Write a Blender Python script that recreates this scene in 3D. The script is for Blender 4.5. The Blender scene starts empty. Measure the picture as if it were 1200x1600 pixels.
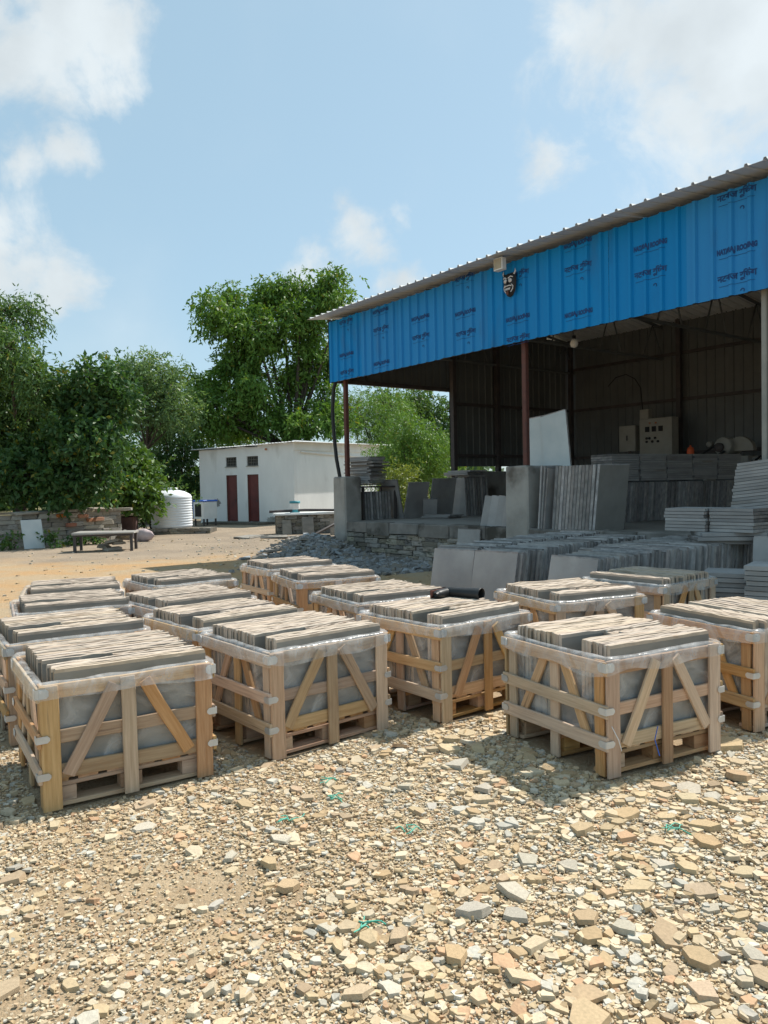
import bpy, bmesh, math, random
import numpy as np
from mathutils import Vector, Matrix

# ------------------------------------------------------------------ camera, sky, sun, exposure
SC = bpy.context.scene
COL = SC.collection
EYE = Vector((0, 0, 1.6))
PITCH, ROLL = math.radians(1.91), math.radians(1.2)
SUN_EL, SUN_AZ = math.radians(52.5), math.radians(50.0)      # azimuth clockwise from +Y

fw = Vector((0, math.cos(PITCH), -math.sin(PITCH)))
up0 = Vector((0, math.sin(PITCH), math.cos(PITCH)))
rt = math.cos(ROLL) * Vector((1, 0, 0)) - math.sin(ROLL) * up0
up = math.cos(ROLL) * up0 + math.sin(ROLL) * Vector((1, 0, 0))
cam_data = bpy.data.cameras.new('camera')
cam_data.sensor_fit = 'VERTICAL'; cam_data.sensor_height = 36.0; cam_data.lens = 27.0
cam_data.clip_end = 3000; cam_data.clip_start = 0.05
cam = bpy.data.objects.new('camera', cam_data); COL.objects.link(cam)
m3 = Matrix((rt, up, -fw)).transposed()
cam.matrix_world = Matrix.Translation(EYE) @ m3.to_4x4()
SC.camera = cam

def spot(px, py, y):
    """survey: the point at distance y in front of the viewpoint seen at photograph pixel (px, py)"""
    r = fw + rt * ((px - 600) / 1200.0) - up * ((py - 800) / 1200.0)
    return EYE + r * (y / r.y)

def direction(px, py):
    return (fw + rt * ((px - 600) / 1200.0) - up * ((py - 800) / 1200.0)).normalized()

SC.view_settings.view_transform = 'Standard'
SC.view_settings.look = 'None'
SC.view_settings.gamma = 1.0
SC.view_settings.use_curve_mapping = False
SC.view_settings.exposure = 0.48

world = bpy.data.worlds.new('World'); SC.world = world; world.use_nodes = True
def build_sky():
    nt = world.node_tree; nt.nodes.clear(); N = nt.nodes.new; L = nt.links.new
    def math_node(op, a, b=None, clamp=False):
        n = N('ShaderNodeMath'); n.operation = op; n.use_clamp = clamp
        for i, v in enumerate((a, b)):
            if v is None: continue
            if isinstance(v, (int, float)): n.inputs[i].default_value = v
            else: L(v, n.inputs[i])
        return n.outputs[0]
    sky = N('ShaderNodeTexSky'); sky.sky_type = 'NISHITA'; sky.sun_disc = False
    sky.sun_elevation = SUN_EL; sky.sun_rotation = SUN_AZ
    sky.air_density = 1.0; sky.dust_density = 1.2; sky.ozone_density = 1.6; sky.altitude = 200
    tc = N('ShaderNodeTexCoord')
    # the direction, ruffled by noise, is measured against the heart of every cloud
    n1 = N('ShaderNodeTexNoise'); n1.inputs['Scale'].default_value = 7.0; n1.inputs['Detail'].default_value = 8; n1.inputs['Roughness'].default_value = 0.58
    L(tc.outputs['Generated'], n1.inputs['Vector'])
    sub = N('ShaderNodeVectorMath'); sub.operation = 'SUBTRACT'; sub.inputs[1].default_value = (0.5, 0.5, 0.5)
    L(n1.outputs['Color'], sub.inputs[0])
    sc_ = N('ShaderNodeVectorMath'); sc_.operation = 'SCALE'; sc_.inputs['Scale'].default_value = 0.15
    L(sub.outputs[0], sc_.inputs[0])
    add = N('ShaderNodeVectorMath'); add.operation = 'ADD'
    L(tc.outputs['Generated'], add.inputs[0]); L(sc_.outputs[0], add.inputs[1])
    clouds = [(60, 70, 95, 1), (165, 70, 80, 1), (110, 30, 100, 1), (165, 120, 50, .9), (0, 10, 60, .8),
              (110, 235, 55, .8), (25, 245, 60, .8), (10, 395, 120, 1.05), (80, 425, 80, .9),
              (535, 372, 60, .95), (485, 405, 60, .9), (610, 440, 55, .85), (600, 320, 30, .5), (560, 352, 40, .7),
              (860, 230, 70, .7), (1180, 20, 170, 1.2), (1010, 60, 150, .75), (1080, 230, 180, .75), (900, 20, 110, .7), (1190, 160, 150, .8),
              # the rest of the sky, out of this frame
              (-400, 200, 160, .9), (-700, 500, 200, .9), (1600, 300, 180, .8), (2100, 450, 220, .9), (300, -500, 170, .9), (900, -700, 200, .8), (-300, -300, 160, .8)]
    total = None
    for px, py, r, w in clouds:
        c = direction(px, py)
        ds = N('ShaderNodeVectorMath'); ds.operation = 'DISTANCE'; ds.inputs[1].default_value = c
        L(add.outputs[0], ds.inputs[0])
        f = math_node('MULTIPLY', ds.outputs['Value'], -1200.0 / (r * 1.30))
        f = math_node('ADD', f, 1.0, True)
        f = math_node('MULTIPLY', f, w * 1.15)
        total = f if total is None else math_node('MAXIMUM', total, f)
    n2 = N('ShaderNodeTexNoise'); n2.inputs['Scale'].default_value = 3.0; n2.inputs['Detail'].default_value = 6
    L(tc.outputs['Generated'], n2.inputs['Vector'])
    veil = math_node('MULTIPLY', math_node('SUBTRACT', n2.outputs['Fac'], 0.46, True), 0.9)
    nf = N('ShaderNodeTexNoise'); nf.inputs['Scale'].default_value = 9.0; nf.inputs['Detail'].default_value = 9; nf.inputs['Roughness'].default_value = 0.62; nf.inputs['Distortion'].default_value = 0.3
    L(tc.outputs['Generated'], nf.inputs['Vector'])
    rag = math_node('MULTIPLY', math_node('SUBTRACT', nf.outputs['Fac'], 0.5), 2.1)
    total = math_node('ADD', total, rag)
    total = math_node('SUBTRACT', total, 0.22, True)
    mask = math_node('MAXIMUM', total, veil, True)
    sm = N('ShaderNodeMapRange'); sm.interpolation_type = 'SMOOTHSTEP'
    sm.inputs['From Min'].default_value = 0.06; sm.inputs['From Max'].default_value = 0.75; sm.inputs['To Max'].default_value = 0.80
    L(mask, sm.inputs['Value'])
    n3 = N('ShaderNodeTexNoise'); n3.inputs['Scale'].default_value = 12; n3.inputs['Detail'].default_value = 5
    L(tc.outputs['Generated'], n3.inputs['Vector'])
    cr = N('ShaderNodeMapRange'); cr.inputs['From Min'].default_value = 0.3; cr.inputs['From Max'].default_value = 0.7
    cr.inputs['To Min'].default_value = 0.88; cr.inputs['To Max'].default_value = 1.08
    L(n3.outputs['Fac'], cr.inputs['Value'])
    cc = N('ShaderNodeVectorMath'); cc.operation = 'SCALE'; cc.inputs[0].default_value = (CLOUD[0], CLOUD[1], CLOUD[2])
    L(cr.outputs[0], cc.inputs['Scale'])
    # thin milky air over the whole sky
    milk = N('ShaderNodeMix'); milk.data_type = 'RGBA'; milk.inputs['Factor'].default_value = 0.68
    L(sky.outputs[0], milk.inputs['A']); milk.inputs['B'].default_value = (MILK[0], MILK[1], MILK[2], 1)
    mx = N('ShaderNodeMix'); mx.data_type = 'RGBA'
    L(sm.outputs[0], mx.inputs['Factor']); L(milk.outputs['Result'], mx.inputs['A']); L(cc.outputs[0], mx.inputs['B'])
    bg = N('ShaderNodeBackground'); bg.inputs['Strength'].default_value = 0.135
    L(mx.outputs['Result'], bg.inputs['Color'])
    out = N('ShaderNodeOutputWorld'); L(bg.outputs[0], out.inputs['Surface'])
CLOUD = (4.4, 4.65, 4.7)
MILK = (2.35, 3.45, 3.95)
build_sky()

sun_data = bpy.data.lights.new('sun', 'SUN'); sun_data.energy = 4.35; sun_data.angle = math.radians(0.55)
sun_data.color = (1.0, 0.95, 0.87)
sun = bpy.data.objects.new('sun', sun_data); COL.objects.link(sun)
sd = Vector((math.sin(SUN_AZ) * math.cos(SUN_EL), math.cos(SUN_AZ) * math.cos(SUN_EL), math.sin(SUN_EL)))
sun.rotation_euler = (-sd).to_track_quat('-Z', 'Y').to_euler()
sun.location = (30, 20, 40)
# (Cycles settings that keep leaf and film transparency cheap)
SC.render.engine = 'CYCLES'
SC.cycles.max_bounces = 7; SC.cycles.diffuse_bounces = 4; SC.cycles.transparent_max_bounces = 16
SC.cycles.use_denoising = True

RNG = np.random.default_rng(7)
random.seed(7)

# ------------------------------------------------------------------ helpers
def link(name, mesh, parent=None, loc=None, rot=None, mat=None):
    o = bpy.data.objects.new(name, mesh); COL.objects.link(o)
    if parent: o.parent = parent
    if loc is not None: o.location = loc
    if rot is not None: o.rotation_euler = rot
    return o

def tag(o, label, cat, group=None):
    o['label'] = label; o['category'] = cat; o['kind'] = 'thing'
    if group: o['group'] = group
    return o

def empty(name, loc=(0, 0, 0), rz=0.0, label=None, cat=None, group=None):
    o = bpy.data.objects.new(name, None); COL.objects.link(o)
    o.location = loc; o.rotation_euler = (0, 0, rz); o.empty_display_size = 0.2
    if label: tag(o, label, cat, group)
    return o

ORD = ['first', 'second', 'third', 'fourth', 'fifth', 'sixth', 'seventh', 'eighth', 'ninth', 'tenth', 'eleventh', 'twelfth', 'thirteenth', 'fourteenth', 'fifteenth', 'sixteenth', 'seventeenth', 'eighteenth', 'nineteenth']
def nth(i):
    i += 1
    if i <= 19: return ORD[i - 1]
    t = {2: 'twent', 3: 'thirt', 4: 'fort', 5: 'fift', 6: 'sixt', 7: 'sevent', 8: 'eight', 9: 'ninet'}[i // 10]
    return t + 'ieth' if i % 10 == 0 else t + 'y-' + ORD[i % 10 - 1]

def structure(o): o['kind'] = 'structure'; return o
def stuff(o, label=None, cat=None):
    o['kind'] = 'stuff'
    if label: o['label'] = label; o['category'] = cat
    return o

class MB:
    """collects faces for one mesh"""
    def __init__(s): s.v = []; s.f = []; s.m = []; s.sm = []
    def add(s, vs, fs, mi=0, smooth=False):
        b = len(s.v); s.v += [tuple(p) for p in vs]
        s.f += [tuple(b + i for i in f) for f in fs]; s.m += [mi] * len(fs); s.sm += [smooth] * len(fs)
    def box(s, x0, x1, y0, y1, z0, z1, mi=0, j=0.0):
        vs = [Vector((x, y, z)) for z in (z0, z1) for x, y in ((x0, y0), (x1, y0), (x1, y1), (x0, y1))]
        if j: vs = [v + Vector((random.uniform(-j, j), random.uniform(-j, j), random.uniform(-j, j))) for v in vs]
        s.add(vs, [(0, 3, 2, 1), (4, 5, 6, 7), (0, 1, 5, 4), (1, 2, 6, 5), (2, 3, 7, 6), (3, 0, 4, 7)], mi)
    def bevbox(s, x0, x1, y0, y1, z0, z1, c, mi=0, j=0.0):
        """box with chamfered vertical and top edges"""
        def ring(z, i):
            return [(x0 + c + i, y0 + i, z), (x1 - c - i, y0 + i, z), (x1 - i, y0 + c + i, z), (x1 - i, y1 - c - i, z),
                    (x1 - c - i, y1 - i, z), (x0 + c + i, y1 - i, z), (x0 + i, y1 - c - i, z), (x0 + i, y0 + c + i, z)]
        vs = ring(z0, 0) + ring(z1 - c, 0) + ring(z1, c)
        if j: vs = [(a + random.uniform(-j, j), b + random.uniform(-j, j), d + random.uniform(-j, j)) for a, b, d in vs]
        fs = [tuple(range(7, -1, -1)), tuple(range(16, 24))]
        for k in (0, 8):
            for i in range(8):
                n = (i + 1) % 8; fs.append((k + i, k + n, k + 8 + n, k + 8 + i))
        s.add(vs, fs, mi)
    def tube(s, pts, rad, n=8, mi=0, caps=True, smooth=True):
        pts = [Vector(p) for p in pts]
        if not hasattr(rad, '__len__'): rad = [rad] * len(pts)
        vs = []; prev = None
        for i, p in enumerate(pts):
            t = (pts[min(i + 1, len(pts) - 1)] - pts[max(i - 1, 0)]).normalized()
            if prev is None:
                a = t.orthogonal().normalized()
            else:
                a = (prev - t * prev.dot(t))
                a = a.normalized() if a.length > 1e-6 else t.orthogonal().normalized()
            prev = a; b = t.cross(a)
            for k in range(n):
                an = 2 * math.pi * k / n
                vs.append(p + (a * math.cos(an) + b * math.sin(an)) * rad[i])
        fs = []
        for i in range(len(pts) - 1):
            for k in range(n):
                q = (k + 1) % n
                fs.append((i * n + k, i * n + q, (i + 1) * n + q, (i + 1) * n + k))
        s.add(vs, fs, mi, smooth)
        if caps:
            s.add(vs[:n], [tuple(range(n - 1, -1, -1))], mi); s.add(vs[-n:], [tuple(range(n))], mi)
    def lathe(s, prof, n=32, mi=0, smooth=True, centre=(0, 0)):
        vs = [(centre[0] + r * math.cos(2 * math.pi * k / n), centre[1] + r * math.sin(2 * math.pi * k / n), z) for r, z in prof for k in range(n)]
        fs = [(i * n + k, i * n + (k + 1) % n, (i + 1) * n + (k + 1) % n, (i + 1) * n + k) for i in range(len(prof) - 1) for k in range(n)]
        s.add(vs, fs, mi, smooth)
    def mesh(s, name, mats):
        me = bpy.data.meshes.new(name); me.from_pydata(s.v, [], s.f)
        for m in (mats if isinstance(mats, (list, tuple)) else [mats]): me.materials.append(m)
        me.polygons.foreach_set('material_index', s.m); me.polygons.foreach_set('use_smooth', s.sm)
        me.update(); return me
    def build(s, name, mats, parent=None, loc=None, rot=None):
        return link(name, s.mesh(name, mats), parent, loc, rot)

def np_mesh(name, V, F, mat, cols=None):
    """V (n,3), F (m,k) numpy; cols (m,4) per-face colour attribute 'tint'"""
    me = bpy.data.meshes.new(name); k = F.shape[1]
    me.vertices.add(len(V)); me.vertices.foreach_set('co', V.astype(np.float32).ravel())
    me.loops.add(F.size); me.loops.foreach_set('vertex_index', F.astype(np.int32).ravel())
    me.polygons.add(len(F)); me.polygons.foreach_set('loop_start', np.arange(0, F.size, k, dtype=np.int32))
    me.update(calc_edges=True); me.materials.append(mat)
    if cols is not None:
        a = me.attributes.new('tint', 'FLOAT_COLOR', 'FACE'); a.data.foreach_set('color', cols.astype(np.float32).ravel())
    return me

# ------------------------------------------------------------------ materials
def nodes(name):
    m = bpy.data.materials.new(name); m.use_nodes = True; nt = m.node_tree; nt.nodes.clear()
    return m, nt, nt.nodes.new, nt.links.new

def pmat(name, c1, c2, scale=4.0, rough=0.8, bump=0.2, bscale=40.0, rand=0.0, stretch=(1, 1, 1), metallic=0.0, detail=5, spots=None, spec=0.3, rv=0.12):
    """two-tone noisy material; rand varies colour per object; spots = (colour, scale, threshold)"""
    m, nt, N, L = nodes(name)
    tc = N('ShaderNodeTexCoord'); mp = N('ShaderNodeMapping'); mp.inputs['Scale'].default_value = stretch
    L(tc.outputs['Object'], mp.inputs['Vector'])
    oi = N('ShaderNodeObjectInfo')
    off = N('ShaderNodeVectorMath'); off.operation = 'ADD'
    sc = N('ShaderNodeVectorMath'); sc.operation = 'SCALE'; sc.inputs[0].default_value = (37, 17, 53)
    L(oi.outputs['Random'], sc.inputs['Scale']); L(mp.outputs[0], off.inputs[0]); L(sc.outputs[0], off.inputs[1])
    n1 = N('ShaderNodeTexNoise'); n1.inputs['Scale'].default_value = scale; n1.inputs['Detail'].default_value = detail; n1.inputs['Roughness'].default_value = 0.6
    L(off.outputs[0], n1.inputs['Vector'])
    mr = N('ShaderNodeMapRange'); mr.inputs['From Min'].default_value = 0.32; mr.inputs['From Max'].default_value = 0.68
    L(n1.outputs['Fac'], mr.inputs['Value'])
    mx = N('ShaderNodeMix'); mx.data_type = 'RGBA'; mx.inputs['A'].default_value = (*c1, 1); mx.inputs['B'].default_value = (*c2, 1)
    L(mr.outputs[0], mx.inputs['Factor'])
    col = mx.outputs['Result']
    if spots:
        n3 = N('ShaderNodeTexNoise'); n3.inputs['Scale'].default_value = spots[1]; n3.inputs['Detail'].default_value = 4
        L(off.outputs[0], n3.inputs['Vector'])
        r3 = N('ShaderNodeMapRange'); r3.inputs['From Min'].default_value = spots[2]; r3.inputs['From Max'].default_value = spots[2] + 0.12
        r3.inputs['To Max'].default_value = spots[3] if len(spots) > 3 else 0.8
        L(n3.outputs['Fac'], r3.inputs['Value'])
        m3_ = N('ShaderNodeMix'); m3_.data_type = 'RGBA'; L(col, m3_.inputs['A']); m3_.inputs['B'].default_value = (*spots[0], 1)
        L(r3.outputs[0], m3_.inputs['Factor']); col = m3_.outputs['Result']
    if rand:
        hv = N('ShaderNodeHueSaturation')
        r1 = N('ShaderNodeMapRange'); r1.inputs['To Min'].default_value = 1 - rand; r1.inputs['To Max'].default_value = 1 + rand
        L(oi.outputs['Random'], r1.inputs['Value']); L(r1.outputs[0], hv.inputs['Value'])
        fr = N('ShaderNodeMath'); fr.operation = 'MULTIPLY'; fr.inputs[1].default_value = 7.31; L(oi.outputs['Random'], fr.inputs[0])
        f2 = N('ShaderNodeMath'); f2.operation = 'FRACT'; L(fr.outputs[0], f2.inputs[0])
        r2 = N('ShaderNodeMapRange'); r2.inputs['To Min'].default_value = 1 - rand * 1.3; r2.inputs['To Max'].default_value = 1 + rand
        L(f2.outputs[0], r2.inputs['Value']); L(r2.outputs[0], hv.inputs['Saturation'])
        fh = N('ShaderNodeMath'); fh.operation = 'MULTIPLY'; fh.inputs[1].default_value = 13.7; L(oi.outputs['Random'], fh.inputs[0])
        f3 = N('ShaderNodeMath'); f3.operation = 'FRACT'; L(fh.outputs[0], f3.inputs[0])
        r4 = N('ShaderNodeMapRange'); r4.inputs['To Min'].default_value = 0.5 - rand * .06; r4.inputs['To Max'].default_value = 0.5 + rand * .03
        L(f3.outputs[0], r4.inputs['Value']); L(r4.outputs[0], hv.inputs['Hue'])
        L(col, hv.inputs['Color']); col = hv.outputs[0]
    bs = N('ShaderNodeBsdfPrincipled'); L(col, bs.inputs['Base Color']); bs.inputs['Metallic'].default_value = metallic
    bs.inputs['Specular IOR Level'].default_value = spec
    rr = N('ShaderNodeMapRange'); rr.inputs['To Min'].default_value = max(rough - rv, 0.05); rr.inputs['To Max'].default_value = min(rough + rv, 1)
    L(n1.outputs['Fac'], rr.inputs['Value']); L(rr.outputs[0], bs.inputs['Roughness'])
    if bump:
        n2 = N('ShaderNodeTexNoise'); n2.inputs['Scale'].default_value = bscale; n2.inputs['Detail'].default_value = 6; n2.inputs['Roughness'].default_value = 0.65
        L(off.outputs[0], n2.inputs['Vector'])
        bp = N('ShaderNodeBump'); bp.inputs['Strength'].default_value = bump; bp.inputs['Distance'].default_value = 0.02
        L(n2.outputs['Fac'], bp.inputs['Height']); L(bp.outputs[0], bs.inputs['Normal'])
    o = N('ShaderNodeOutputMaterial'); L(bs.outputs[0], o.inputs['Surface'])
    return m

def tint_mat(name, rough=0.9, bump=0.3, bscale=60, vary=0.25, translucent=0.0, spec=0.25):
    """colour from the per-piece attribute, broken up by noise"""
    m, nt, N, L = nodes(name)
    at = N('ShaderNodeAttribute'); at.attribute_name = 'tint'
    tc = N('ShaderNodeTexCoord')
    n1 = N('ShaderNodeTexNoise'); n1.inputs['Scale'].default_value = bscale; n1.inputs['Detail'].default_value = 4
    L(tc.outputs['Object'], n1.inputs['Vector'])
    mr = N('ShaderNodeMapRange'); mr.inputs['To Min'].default_value = 1 - vary; mr.inputs['To Max'].default_value = 1 + vary
    L(n1.outputs['Fac'], mr.inputs['Value'])
    hv = N('ShaderNodeHueSaturation'); L(mr.outputs[0], hv.inputs['Value']); L(at.outputs['Color'], hv.inputs['Color'])
    bs = N('ShaderNodeBsdfPrincipled'); L(hv.outputs[0], bs.inputs['Base Color']); bs.inputs['Roughness'].default_value = rough
    bs.inputs['Specular IOR Level'].default_value = spec
    if bump:
        bp = N('ShaderNodeBump'); bp.inputs['Strength'].default_value = bump; bp.inputs['Distance'].default_value = 0.01
        L(n1.outputs['Fac'], bp.inputs['Height']); L(bp.outputs[0], bs.inputs['Normal'])
    o = N('ShaderNodeOutputMaterial'); last = bs.outputs[0]
    if translucent:
        tr = N('ShaderNodeBsdfTranslucent'); g = N('ShaderNodeMix'); g.data_type = 'RGBA'; g.blend_type = 'MULTIPLY'; g.inputs['Factor'].default_value = 1
        L(hv.outputs[0], g.inputs['A']); g.inputs['B'].default_value = (1.3, 1.25, 0.5, 1); L(g.outputs['Result'], tr.inputs['Color'])
        ms = N('ShaderNodeMixShader'); ms.inputs[0].default_value = translucent
        L(bs.outputs[0], ms.inputs[1]); L(tr.outputs[0], ms.inputs[2]); last = ms.outputs[0]
    L(last, o.inputs['Surface'])
    return m

def film_mat():
    m, nt, N, L = nodes('clear_film')
    tc = N('ShaderNodeTexCoord')
    n1 = N('ShaderNodeTexNoise'); n1.inputs['Scale'].default_value = 5; n1.inputs['Detail'].default_value = 3; n1.inputs['Distortion'].default_value = 1.5
    L(tc.outputs['Object'], n1.inputs['Vector'])
    bp = N('ShaderNodeBump'); bp.inputs['Strength'].default_value = 0.28; bp.inputs['Distance'].default_value = 0.03
    L(n1.outputs['Fac'], bp.inputs['Height'])
    bs = N('ShaderNodeBsdfPrincipled'); bs.inputs['Base Color'].default_value = (0.90, 0.91, 0.91, 1); bs.inputs['Roughness'].default_value = 0.16
    bs.inputs['Specular IOR Level'].default_value = 0.7
    L(bp.outputs[0], bs.inputs['Normal'])
    tr = N('ShaderNodeBsdfTransparent'); tr.inputs['Color'].default_value = (0.95, 0.96, 0.97, 1)
    mr = N('ShaderNodeMapRange'); mr.inputs['From Min'].default_value = 0.35; mr.inputs['From Max'].default_value = 0.7
    mr.inputs['To Min'].default_value = 0.09; mr.inputs['To Max'].default_value = 0.40
    L(n1.outputs['Fac'], mr.inputs['Value'])
    ms = N('ShaderNodeMixShader'); L(mr.outputs[0], ms.inputs[0]); L(tr.outputs[0], ms.inputs[1]); L(bs.outputs[0], ms.inputs[2])
    o = N('ShaderNodeOutputMaterial'); L(ms.outputs[0], o.inputs['Surface'])
    return m

def ground_mat():
    m, nt, N, L = nodes('yard_earth')
    tc = N('ShaderNodeTexCoord')
    def noise(s, d=6, r=0.6):
        n = N('ShaderNodeTexNoise'); n.inputs['Scale'].default_value = s; n.inputs['Detail'].default_value = d; n.inputs['Roughness'].default_value = r
        L(tc.outputs['Object'], n.inputs['Vector']); return n.outputs['Fac']
    def ramp(v, a, b):
        r = N('ShaderNodeMapRange'); r.interpolation_type = 'SMOOTHSTEP'; r.inputs['From Min'].default_value = a; r.inputs['From Max'].default_value = b
        L(v, r.inputs['Value']); return r.outputs[0]
    def mix(f, a, b):
        x = N('ShaderNodeMix'); x.data_type = 'RGBA'; L(f, x.inputs['Factor'])
        for k, c in (('A', a), ('B', b)):
            if isinstance(c, tuple): x.inputs[k].default_value = (*c, 1)
            else: L(c, x.inputs[k])
        return x.outputs['Result']
    sx = N('ShaderNodeSeparateXYZ'); L(tc.outputs['Object'], sx.inputs[0])
    wob = N('ShaderNodeMath'); wob.operation = 'MULTIPLY_ADD'; L(noise(0.35), wob.inputs[0]); wob.inputs[1].default_value = 9.0; L(sx.outputs['Y'], wob.inputs[2])
    near = mix(ramp(noise(1.3), 0.35, 0.65), (0.44, 0.335, 0.215), (0.36, 0.265, 0.165))
    band = mix(ramp(noise(1.0), 0.35, 0.65), (0.44, 0.27, 0.13), (0.40, 0.30, 0.19))
    far = mix(ramp(noise(0.6), 0.35, 0.65), (0.255, 0.205, 0.155), (0.33, 0.26, 0.19))
    c = mix(ramp(wob.outputs[0], 11.5, 14.0), near, band)
    c = mix(ramp(wob.outputs[0], 21.0, 24.0), c, far)
    fld = mix(ramp(noise(0.15), 0.4, 0.6), (0.16, 0.17, 0.06), (0.26, 0.22, 0.12))
    c = mix(ramp(wob.outputs[0], 44.0, 52.0), c, fld)
    c = mix(ramp(noise(9), 0.55, 0.75), c, (0.27, 0.19, 0.11))
    c = mix(ramp(noise(70, 3), 0.58, 0.7), c, (0.55, 0.46, 0.33))
    bs = N('ShaderNodeBsdfPrincipled'); bs.inputs['Roughness'].default_value = 0.95; bs.inputs['Specular IOR Level'].default_value = 0.15
    L(c, bs.inputs['Base Color'])
    hsum = N('ShaderNodeMath'); hsum.operation = 'MULTIPLY_ADD'; L(noise(6, 8, .7), hsum.inputs[0]); hsum.inputs[1].default_value = 2.0; L(noise(55, 4), hsum.inputs[2])
    bp = N('ShaderNodeBump'); bp.inputs['Strength'].default_value = 0.6; bp.inputs['Distance'].default_value = 0.03
    L(hsum.outputs[0], bp.inputs['Height']); L(bp.outputs[0], bs.inputs['Normal'])
    o = N('ShaderNodeOutputMaterial'); L(bs.outputs[0], o.inputs['Surface'])
    return m

M = {}
M['earth'] = ground_mat()
M['chips'] = tint_mat('sandstone_chips', 0.9, 0.35, 70, 0.22)
M['leaf'] = tint_mat('leaves', 0.5, 0, 3.0, 0.25, 0.32, 0.35)
M['film'] = film_mat()
M['wood'] = pmat('crate_wood', (0.45, 0.28, 0.14), (0.625, 0.435, 0.25), 3.0, 0.8, 0.4, 16, 0.26, (1.3, 26, 26), spots=((0.16, 0.08, 0.04), 1.5, 0.63, 0.75), detail=7)
M['oldwood'] = pmat('pallet_wood', (0.40, 0.24, 0.125), (0.55, 0.37, 0.21), 3.0, 0.85, 0.3, 30, 0.25, (1.2, 12, 12), spots=((0.12, 0.07, 0.04), 2.2, 0.62, 0.8))
M['slab'] = pmat('slab_face', (0.19, 0.18, 0.158), (0.295, 0.272, 0.235), 3.0, 0.8, 0.15, 30, 0.12, (1, 1, 2), spots=((0.30, 0.25, 0.19), 1.6, 0.62, 0.6))
M['slabedge'] = pmat('slab_sunlit_chipped_edge', (0.405, 0.325, 0.25), (0.55, 0.455, 0.355), 9, 0.9, 0.25, 45, 0.12, spots=((0.30, 0.21, 0.14), 14, 0.62, 0.6))  # chipped edge stone, its pale tone also holding the sun on the slab tops
M['yslab'] = pmat('grey_slab_face', (0.29, 0.276, 0.265), (0.41, 0.39, 0.37), 2.0, 0.75, 0.12, 25, 0.16, spots=((0.26, 0.22, 0.17), 1.2, 0.6, 0.6))
M['yslabedge'] = pmat('grey_slab_edge', (0.20, 0.19, 0.182), (0.40, 0.37, 0.345), 8, 0.85, 0.6, 40, 0.40)
M['zinc'] = pmat('galvanised_strap', (0.55, 0.57, 0.58), (0.68, 0.69, 0.69), 12, 0.45, 0.1, 60, 0.1, metallic=0.55)
M['blue'] = pmat('blue_sheet', (0.004, 0.215, 0.54), (0.008, 0.240, 0.58), 1.2, 0.5, 0.05, 5, 0.025, spec=0.25, stretch=(1, 1, .35), spots=((0.03, 0.15, 0.34), 2.0, 0.6, 0.45))
M['ink'] = pmat('print_ink', (0.008, 0.045, 0.16), (0.012, 0.065, 0.21), 6, 0.5, 0)
M['roof'] = pmat('roof_sheet', (0.64, 0.65, 0.64), (0.72, 0.72, 0.71), 2, 0.5, 0.05, 10, 0.06)
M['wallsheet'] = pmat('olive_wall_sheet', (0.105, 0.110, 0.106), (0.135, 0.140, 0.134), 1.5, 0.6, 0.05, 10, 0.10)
M['steel'] = pmat('dark_steel', (0.05, 0.045, 0.045), (0.09, 0.075, 0.07), 4, 0.6, 0.1, 20)
M['redsteel'] = pmat('red_oxide_steel', (0.10, 0.040, 0.032), (0.15, 0.060, 0.045), 5, 0.6, 0.15, 30, spots=((0.08, 0.05, 0.045), 6, 0.6, .7))
M['palesteel'] = pmat('pale_painted_steel', (0.27, 0.26, 0.23), (0.34, 0.32, 0.28), 5, 0.5, 0.1, 30)
M['concrete'] = pmat('stained_concrete', (0.25, 0.235, 0.21), (0.40, 0.375, 0.34), 1.6, 0.9, 0.4, 18, spots=((0.10, 0.085, 0.07), 1.3, 0.56, 0.85))
M['oldconcrete'] = pmat('mossy_concrete', (0.13, 0.12, 0.105), (0.26, 0.24, 0.215), 1.8, 0.9, 0.4, 18, 0.1, spots=((0.05, 0.045, 0.035), 2.2, 0.55, 0.85))
M['floor'] = pmat('platform_floor', (0.24, 0.225, 0.20), (0.34, 0.32, 0.29), 1.2, 0.9, 0.3, 14)
M['stone'] = pmat('wall_stone', (0.27, 0.24, 0.19), (0.42, 0.38, 0.31), 3, 0.9, 0.7, 14, 0.30, spots=((0.11, 0.10, 0.08), 3.0, 0.57, 0.7))
M['dstone'] = pmat('mossy_wall_stone', (0.20, 0.185, 0.15), (0.34, 0.31, 0.26), 3, 0.9, 0.7, 14, 0.35, spots=((0.06, 0.06, 0.04), 2.5, 0.54, 0.85))
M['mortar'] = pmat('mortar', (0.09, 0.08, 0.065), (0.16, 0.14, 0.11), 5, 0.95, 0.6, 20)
M['plaster'] = pmat('whitewash', (0.73, 0.73, 0.715), (0.83, 0.83, 0.81), 1.1, 0.9, 0.3, 9, stretch=(1, 1, .4), spots=((0.46, 0.44, 0.40), 1.2, 0.60, 0.5))
M['grime'] = pmat('grimy_whitewash', (0.20, 0.19, 0.17), (0.42, 0.41, 0.38), 3, 0.9, 0.3, 12)
M['maroon'] = pmat('maroon_door', (0.10, 0.022, 0.02), (0.15, 0.035, 0.03), 3, 0.5, 0.1, 20)
M['tank'] = pmat('white_tank', (0.72, 0.75, 0.78), (0.80, 0.82, 0.84), 1.5, 0.42, 0.03, 10, spots=((0.6, 0.58, 0.52), 2, 0.64, 0.4))
M['bark'] = pmat('bark', (0.045, 0.035, 0.028), (0.10, 0.08, 0.06), 6, 0.95, 0.6, 15, stretch=(1, 1, 0.3))
M['rubber'] = pmat('black_rubber', (0.016, 0.017, 0.017), (0.03, 0.03, 0.03), 6, 0.42, 0.08, 30)
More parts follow.
